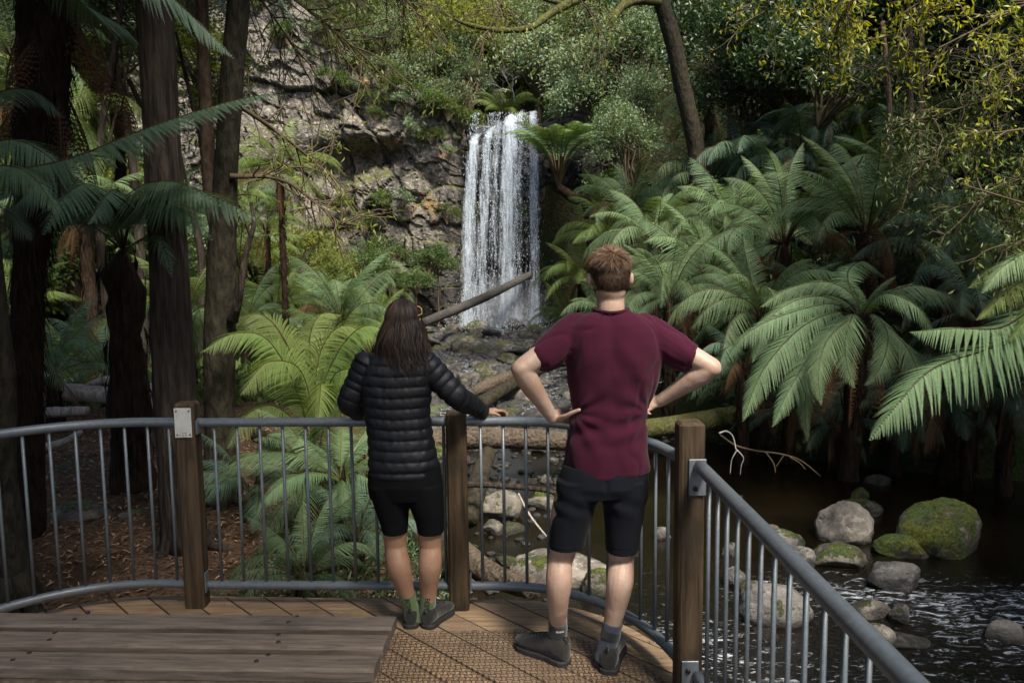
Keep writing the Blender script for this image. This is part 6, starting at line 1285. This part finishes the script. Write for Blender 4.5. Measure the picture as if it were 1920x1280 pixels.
# ---------------- stones
def rock_mesh(rx, ry, rz, seed, sharp=.25, n=26):
    V, F = ellipsoid((0, 0, 0), (1, 1, 1), n, int(n * .7)); rng = np.random.default_rng(seed)
    for k in range(11):                          # cut facets
        d = nrm(rng.normal(size=3) * [1, 1, .9]); h = rng.uniform(.58, .95); s = V @ d; ex = np.maximum(s - h, 0); V = V - d * (ex * .8)[:, None]
    V *= (1 + sharp * .5 * vnoise(V * 1.3 + seed, seed, 3))[:, None]; V *= (1 + .075 * vnoise(V * 3.5, seed, 4, .6) + .03 * vnoise(V * 12, seed + 3, 3, .6))[:, None]; V[:, 2] = np.where(V[:, 2] < -.45, -.45 + (V[:, 2] + .45) * .4, V[:, 2])
    return V * [rx, ry, rz], F
m_boul = rock_mat('mossy_boulder', (.055, .052, .044), (.16, .148, .125), .54, wet=.3)
m_boul_hi = rock_mat('very_mossy_boulder', (.05, .048, .04), (.15, .14, .115), .74, wet=.3)
m_boul_pale = rock_mat('pale_boulder', (.10, .09, .08), (.25, .228, .20), .38, wet=.3)
m_boul_grey = rock_mat('grey_boulder', (.06, .058, .058), (.17, .16, .155), .40, wet=.4)
m_stone = rock_mat('wet_stone', (.018, .018, .020), (.085, .083, .086), .36, wet=.9, scale=3.5)
m_stone_m = rock_mat('mossy_stone', (.04, .037, .03), (.14, .13, .11), .52, wet=.5, scale=3.5)
m_stone_p = rock_mat('pale_stone', (.06, .056, .052), (.18, .17, .158), .36, wet=.4, scale=3.5)
BO = [ # u, v centre, px width, px height, label, material, seed, flatten
 (1766, 990, 188, 120, 'largest boulder, angular and thickly mossed, standing in the dark pool at right', m_boul_hi, 1),
 (1583, 982, 112, 86, 'pale pointed boulder with a moss streak in the pool', m_boul_pale, 2),
 (1612, 952, 80, 36, 'low greenish rock just behind the pale pointed boulder', m_boul, 3),
 (1612, 926, 42, 26, 'small dark mossy rock behind the pool boulders', m_boul_hi, 4),
 (1563, 1042, 118, 52, 'flat grey rock with moss on its right half, nearest the pale pointed boulder', m_boul, 5),
 (1695, 1026, 112, 50, 'low dark mossy rock in front of the largest boulder', m_boul_hi, 6),
 (1677, 1078, 122, 66, 'rounded smooth grey boulder with a green patch beside the rapids', m_boul_grey, 7),
 (1632, 1142, 82, 42, 'flat pale stone with a worn face in the lower stream', m_boul_pale, 8),
 (1688, 1150, 42, 46, 'hollowed brown stone touching the flat pale stone', m_boul_grey, 9),
 (1650, 1190, 72, 46, 'rough pale rock near the handrail in the lower stream', m_boul_pale, 10),
 (1884, 1184, 76, 46, 'pale rock with dark side at the lower right corner', m_boul_pale, 11),
 (1472, 1014, 76, 44, 'grey rock just beyond the slanting handrail', m_boul_grey, 12),
 (1498, 1044, 66, 44, 'grey rock hidden behind the handrail', m_boul_grey, 13),
 (1445, 991, 36, 16, 'tiny mossy rock near the slanting handrail', m_boul, 14),
 (1050, 1066, 196, 84, 'large smooth pale boulder seen between the legs of the man', m_boul_pale, 15),
 (1122, 1092, 70, 58, 'mossy boulder right against the large smooth pale one', m_boul_hi, 16),
 (1448, 1128, 150, 100, 'broad grey boulder with moss behind the right balusters', m_boul_grey, 17),
 (1375, 1080, 56, 46, 'rough rock behind the first right balusters', m_boul_grey, 18),
 (1380, 882, 0, 0, '', None, 0),
 (940, 948, 96, 62, 'mossy grey boulder just right of the middle post', m_boul, 19),
 (1020, 942, 78, 30, 'slanting mossy slab under the thin branch', m_boul, 20),
 (1018, 935, 46, 34, 'green mossy stone above the slanting slab', m_boul_hi, 21),
 (925, 988, 40, 34, 'small rounded mossy stone near the middle post', m_boul, 22),
 (1038, 862, 26, 12, 'thin white stone lying in still water behind the man', m_stone_p, 23),
 (1024, 898, 26, 20, 'pale speckled stone next to the thin branch', m_boul_pale, 24),
 (1370, 1030, 36, 30, 'small rock behind the corner post', m_stone_p, 25),
 (900, 1085, 60, 40, 'grey rock by the weathered log outside the railing', m_boul_grey, 26),
 (1240, 1000, 40, 26, 'stone in the shallow water left of the corner post', m_boul_grey, 27),
 (1590, 1120, 0, 0, '', None, 0),
 (1500, 838, 62, 44, 'shaded mossy rock on the far bank of the pool', m_boul_hi, 28),
 (1535, 842, 46, 30, 'grey slab beside the shaded mossy rock', m_stone, 29),
 (1650, 900, 60, 22, 'dark rock under the fern roots at the pool edge', m_stone, 30),
 (895, 612, 62, 26, 'rounded mossy rock at the foot of the waterfall', m_boul, 31),
 (962, 606, 56, 26, 'dark wet rock splashed by the waterfall', m_stone, 32),
 (850, 618, 40, 26, 'dark angular rock left of the waterfall foot', m_stone_m, 33),
 (865, 650, 42, 26, 'mossy rock in the upper stream', m_stone_m, 34),
 (950, 672, 44, 22, 'black mossy rock amid the white riffles', m_stone_m, 35),
 (905, 700, 46, 26, 'mossy rock with yellow green cap in mid stream', m_stone_m, 36),
 (870, 712, 36, 34, 'mossy rock just right of the shoulder of the woman', m_stone_m, 37),
 (968, 625, 40, 14, 'flat grey rock below the waterfall', m_stone, 38),
 (1005, 770, 0, 0, '', None, 0),
 (1240, 940, 0, 0, '', None, 0)]
for (u, v, wpx, hpx, lab, mt, sd_) in BO:
    if not wpx: continue
    vb = v + hpx * .42; y0 = 9.
    for _ in range(12):                         # distance at which the waterline of this stone meets the water
        zz = float(zw(y0)); y0 = float(G(u, vb, zz)[1])
    if vb < 640 + 0: y0 = min(y0, 29.2)
    rx = wpx / 2 / 1500 * y0 * 1.03; rz = hpx / 2 / 1500 * y0 * 1.12; c = P(u, v, y0 + rx * .55)
    V, F = rock_mesh(rx, rx * .8, rz * 1.12, sd_ + 40, n=72); V = V + np.array([c[0], c[1], c[2] - rz * .22])
    tag(MB().add(V, F).build('boulder', mt), lab, 'boulder')
# left bank stones
for (u, v, w_, h_, lab) in ((135, 866, 66, 30, 'low mossy stone on the leaf litter beyond the left railing'), (150, 945, 130, 44, 'flat dark rock sunk in the leaf litter behind the left balusters'), (250, 958, 60, 22, 'small grey stone lying in the leaf litter near the post')):
    c = G(u, v + h_ * .4, -.38); V, F = rock_mesh(w_ / 3000 * c[1], w_ / 3600 * c[1], h_ / 2700 * c[1], int(u), n=30); tag(MB().add(V, F + 0 if not isinstance(F, list) else F).build('boulder', m_boul), None, None); o = COL.objects[-1]; o.location = c; tag(o, lab, 'boulder')
# stream stones
SM = [[MB().add(*rock_mesh(1, .8, .55, 300 + i, .3, 18)).data('stone', [mt]) for i in range(4)] for mt in (m_stone, m_stone_m, m_stone_p)]
rng = np.random.default_rng(15); k = 0; LB = ('dark wet stone lying among others in the rocky stream bed', 'mossy stone lying among others in the rocky stream bed', 'pale grey stone lying among others in the rocky stream bed')
GR = ('dark wet stream stones', 'mossy stream stones', 'pale stream stones')
for i in range(4000):
    if k >= 297: break
    y = 5.0 + 24.7 * rng.uniform(0, 1) ** 1.0; lo, hi = xl(y) - .2, xr(y) + .2
    x = rng.uniform(lo, hi)
    pool = (y < 13.2) and x > -.45 + (y - 5) * .13 and not (y < 7 and x < 1.6)
    if pool and rng.uniform() > (.22 if y < 8.5 and x < 4.5 else .05): continue
    if y > 13 and rng.uniform() > .9: continue
    j = rng.choice(3, p=[.55, .25, .20]); s = rng.lognormal(math.log(.16 if y < 13 else .22), .5); o = link('stone', SM[j][rng.integers(4)])
    o.location = (x, y, float(zw(y)) - .02 * s + (.12 if x < xl(y) + .5 else 0)); o.rotation_euler = (rng.normal(0, .25), rng.normal(0, .25), rng.uniform(0, 6.28)); o.scale = (s * rng.uniform(.8, 1.4), s, s * rng.uniform(.6, 1.15)); tag(o, LB[j], 'stone', GR[j]); k += 1
x = rng.uniform(-3.4, 5, 5000); y = rng.uniform(4.6, 30, 5000) ; ok = (x > xl(y) - .3) & (x < xr(y) + .2) & ~((y < 13) & (x > .2 + (y - 5) * .1)); x, y = x[ok], y[ok]; mb = MB(); V0, F0 = rock_mesh(1, .75, .45, 77, .4, 8)
S_ = rng.uniform(.03, .10, len(x)) * (.6 + y / 25); rt_ = rng.uniform(0, 6.28, len(x)); n0 = len(V0)
R_ = V0[None] * S_[:, None, None]; Vx = R_[..., 0] * np.cos(rt_)[:, None] - R_[..., 1] * np.sin(rt_)[:, None] + x[:, None]; Vy = R_[..., 0] * np.sin(rt_)[:, None] + R_[..., 1] * np.cos(rt_)[:, None] + y[:, None]; Vz = R_[..., 2] + (zw(y) + .005)[:, None]
V = np.stack([Vx, Vy, Vz], -1).reshape(-1, 3); Fs = [(np.arange(len(x))[:, None, None] * n0 + f[None]).reshape(-1, f.shape[1]) for f in F0]
pb = mb.add(V, Fs).build('pebbles', m_stone); pb['kind'] = 'stuff'

# ---------------- hanging leafy branches (near canopy)
def leafy_branch(root, end, label, leafmat, seed, nt_=26, ll=.10, lw=.022, per=16, sag=.15, r=.02, spread=.5, hang=.9, cat='leafy branch', bark=None, gather=.14, group=None, twl=.6):
    """a branch from outside the frame with side twigs and drooping long leaves"""
    rng = np.random.default_rng(seed); root = np.array(root, float); end = np.array(end, float); L = np.linalg.norm(end - root)
    rt = empty('leafy_branch', root, 0, label, cat, group); mid = (root + end) / 2 + [0, 0, sag * L]
    p = spline([root, mid + rng.normal(0, .05 * L, 3), end], 30); mb = MB().add(*tube(p, np.linspace(r, r * .25, 30), 7, cap=False)); Cs = []; 
    for k in range(nt_):
        i = rng.integers(6, 30); d = nrm((p[min(i + 1, 29)] - p[i - 1]) * 1.0 / L * 8 + rng.normal(0, spread, 3)); q = [p[i]]; l = twl * rng.uniform(.5, 1.3)
        for j in range(6): d = nrm(d + rng.normal(0, .18, 3) + [0, 0, -.06]); q.append(q[-1] + d * l / 6)
        q = np.array(q); mb.add(*tube(q, np.linspace(r * .35, r * .12, 7), 4, cap=False))
        for _ in range(2):
            j = rng.integers(2, 6); e = q[j] + nrm(d + rng.normal(0, .6, 3)) * l * .4; mb.add(*tube(np.array([q[j], (q[j] + e) / 2 + rng.normal(0, .02, 3), e]), [r * .2, r * .15, r * .08], 4, cap=False)); Cs.append(e + rng.normal(0, gather * .5, (per // 3, 3)))
        Cs.append(q[rng.integers(2, 7, per)] + rng.normal(0, gather * .45, (per, 3)))
    C = np.concatenate(Cs); n = len(C); D = rand_dirs(n, rng) + [0, 0, -hang]; V, F = leaves(C, D, rand_dirs(n, rng), rng.uniform(.6, 1.25, n) * ll, rng.uniform(.7, 1.3, n) * lw, .12)
    mb.build('branch', bark or m_twig, rt); fo = MB().add(V, F, 0, np.repeat(rng.uniform(0, 1, n), 4), smooth=False).build('foliage', leafmat, rt); return rt
LBR = [
 ((350, -120, 9), (560, 100, 9), 'twiggy branch with drooping gum leaves at the top left of the cliff', m_leaf_y, 28, .10, .022, 6, .9),
 ((440, -80, 8.5), (690, 110, 9), 'tangled olive leafed branch hanging before the upper cliff', m_leaf_y, 28, .09, .022, 6, .9),
 ((560, -120, 9), (800, 40, 9.5), 'olive leafed branch across the top over the cliff', m_leaf_y, 30, .09, .022, 8, .8),
 ((420, 180, 7.0), (620, 330, 8), 'bare crooked branch with few leaves right of the forked tree', m_leaf_y, 16, .09, .020, 2, .6),
 ((430, 330, 6.9), (640, 420, 7.4), 'olive leafed branch crossing below the overhang', m_leaf_y, 24, .08, .020, 8, .45),
 ((700, -120, 12), (960, 30, 12.5), 'mossy twigs with yellow leaves above the scrub', m_leaf_y, 26, .11, .028, 6, .9),
 ((960, -100, 13), (1130, 60, 13), 'yellow tinged leafy twigs near the mossy limb', m_leaf_y, 24, .11, .028, 9, .8),
 ((1020, -80, 14), (900, 90, 14), 'hanging leafy twigs under the mossy limb', m_leaf_m, 16, .11, .028, 5, .8),
 ((400, 330, 8.0), (470, 450, 8.3), 'small leafy twigs behind the forked tree', m_leaf_y, 12, .08, .022, 6, .4),
 ((330, 90, 10), (400, 240, 10), 'sunlit leaves between the two large trunks', m_leaf_y, 30, .11, .028, 12, .5),
 ((1700, -200, 8.0), (1560, 60, 8.5), 'sunlit golden leaf branch at the top right', m_leaf_sunlit, 34, .11, .026, 16, .6),
 ((1850, -160, 7.5), (1690, 70, 8.0), 'golden branch hanging left of the right corner', m_leaf_sunlit, 34, .10, .024, 16, .6),
 ((1960, -150, 7.5), (1760, 90, 7.8), 'bright golden leaves in the upper right corner', m_leaf_sunlit, 30, .10, .024, 14, .55),
 ((2040, 0, 8), (1860, 130, 8), 'golden spray reaching in from the right edge', m_leaf_sunlit, 26, .10, .024, 14, .5),
 ((1560, -160, 10), (1430, 30, 10.5), 'golden tipped twigs above the dark glossy shrubs', m_leaf_sunlit, 26, .11, .026, 10, .7),
 ((2000, 100, 9), (1720, 230, 9.5), 'olive green leafy bough filling the right side', m_leaf_m, 46, .09, .024, 26, .7),
 ((2040, 200, 8.5), (1740, 300, 9.2), 'dense olive bough under the golden branches', m_leaf_y, 46, .09, .024, 26, .7),
 ((2080, 320, 8), (1830, 380, 8.5), 'leafy bough above the pale sunlit fern', m_leaf_y, 40, .09, .022, 26, .6),
 ((2060, 420, 7.6), (1880, 470, 8.0), 'drooping bough against the right edge', m_leaf_y, 34, .08, .022, 24, .5),
 ((2000, 160, 10), (1640, 130, 11), 'dusky leafy bough behind the golden leaves', m_leaf_m, 44, .10, .026, 22, .8),
 ((1990, 260, 7.6), (1850, 250, 7.8), 'light green leaf sprays nearest the right edge', m_leaf_sunlit, 24, .09, .022, 10, .45),
 ((2010, 380, 7.6), (1800, 345, 7.9), 'yellow sprig sticking out over the dark hollow', m_leaf_sunlit, 14, .08, .022, 7, .4),
]
tb = gb(2110, 900, 8.6); tree([tb, tb + [.1, .1, 3.2], tb + [.0, .2, 6.0], tb + [.3, .1, 9.5]], [.17, .14, .11, .07], 'brown trunk just beyond the right edge carrying the olive boughs', m_bark_b, [(tb + [.6, .4, 9.6], 2.0)], 77, 'm')
for i, (a, b, lab, mt, nt__, ll, lw, per, twl) in enumerate(LBR):
    if mt is m_leaf_sunlit: nt__, per, ll = int(nt__ * .75), int(per * 1.2), ll * .72
    elif per > 20: mt, nt__, per = m_bough, int(nt__ * .9), int(per * .9)
    ra = P(*a)
    if a[0] > 1900: ra = np.array([tb[0] + .05, tb[1] + .1, ra[2] - .15])
    leafy_branch(ra, P(*b), lab, mt, 500 + i, nt__, ll, lw, per, twl=twl, r=.018 + .001 * a[2], sag=.08, gather=.09 if mt is m_leaf_sunlit else .14)
# unseen trees added for their crowns, which shade the deck and pool
rng = np.random.default_rng(99)
near_lab = ['tall forest tree behind the camera shading the deck from the left', 'tall forest tree behind the camera on the right', 'tall tree behind the lookout', 'broad tree over the left end of the deck', 'tall tree above the lower stream at right', 'tree shading the handrail from the right', 'tree left of the leaf litter clearing', 'tree over the right bank of the pool', 'tree far behind the bench', 'tree over the clearing on the left']
for i, (x, y, h, cr) in enumerate([(-5.5, 1.0, 6.2, [(0, 0, 3.0), (2.6, 1.0, 2.6), (-1, 2.4, 2.8)]), (4.6, -3.0, 6.5, [(0, 0, 3.2), (-1.8, -1.6, 2.6)]), (-.6, -5.0, 7, [(0, 0, 3.2), (0, 3.0, 3.0), (-3, 1, 3.0)]), (-4.8, -2.6, 6.6, [(0, 0, 3), (2.4, 1.2, 2.8)]),
      (9.5, 3.5, 6.5, [(0, 0, 3.2), (-1.4, -2.4, 2.8), (-.5, 3.4, 2.6)]), (6.4, -.2, 6.4, [(0, 0, 2.4)]), (-9.5, 6.5, 7.5, [(0, 0, 3.0)]), (14, 9, 9.5, [(0, 0, 3.4), (-2.4, 2, 3.0), (-1, 5, 3)]), (-2.6, -8.5, 8, [(0, 0, 3.6), (3.6, 0, 3.4)]), (-6.3, 5.2, 7.4, [(0, 0, 2.6), (1.9, 1.0, 2.2)])]):
    b = np.array([x, y, ground(x, y) - .1]); tree([b, b + [.1, 0, h * .5], b + [0, .2, h]], [.2, .16, .1], near_lab[i], m_bark, [(b + [dx, dy, h + .5 * k], s) for k, (dx, dy, s) in enumerate(cr)], 900 + i, 'd', True, 'trees around the lookout')
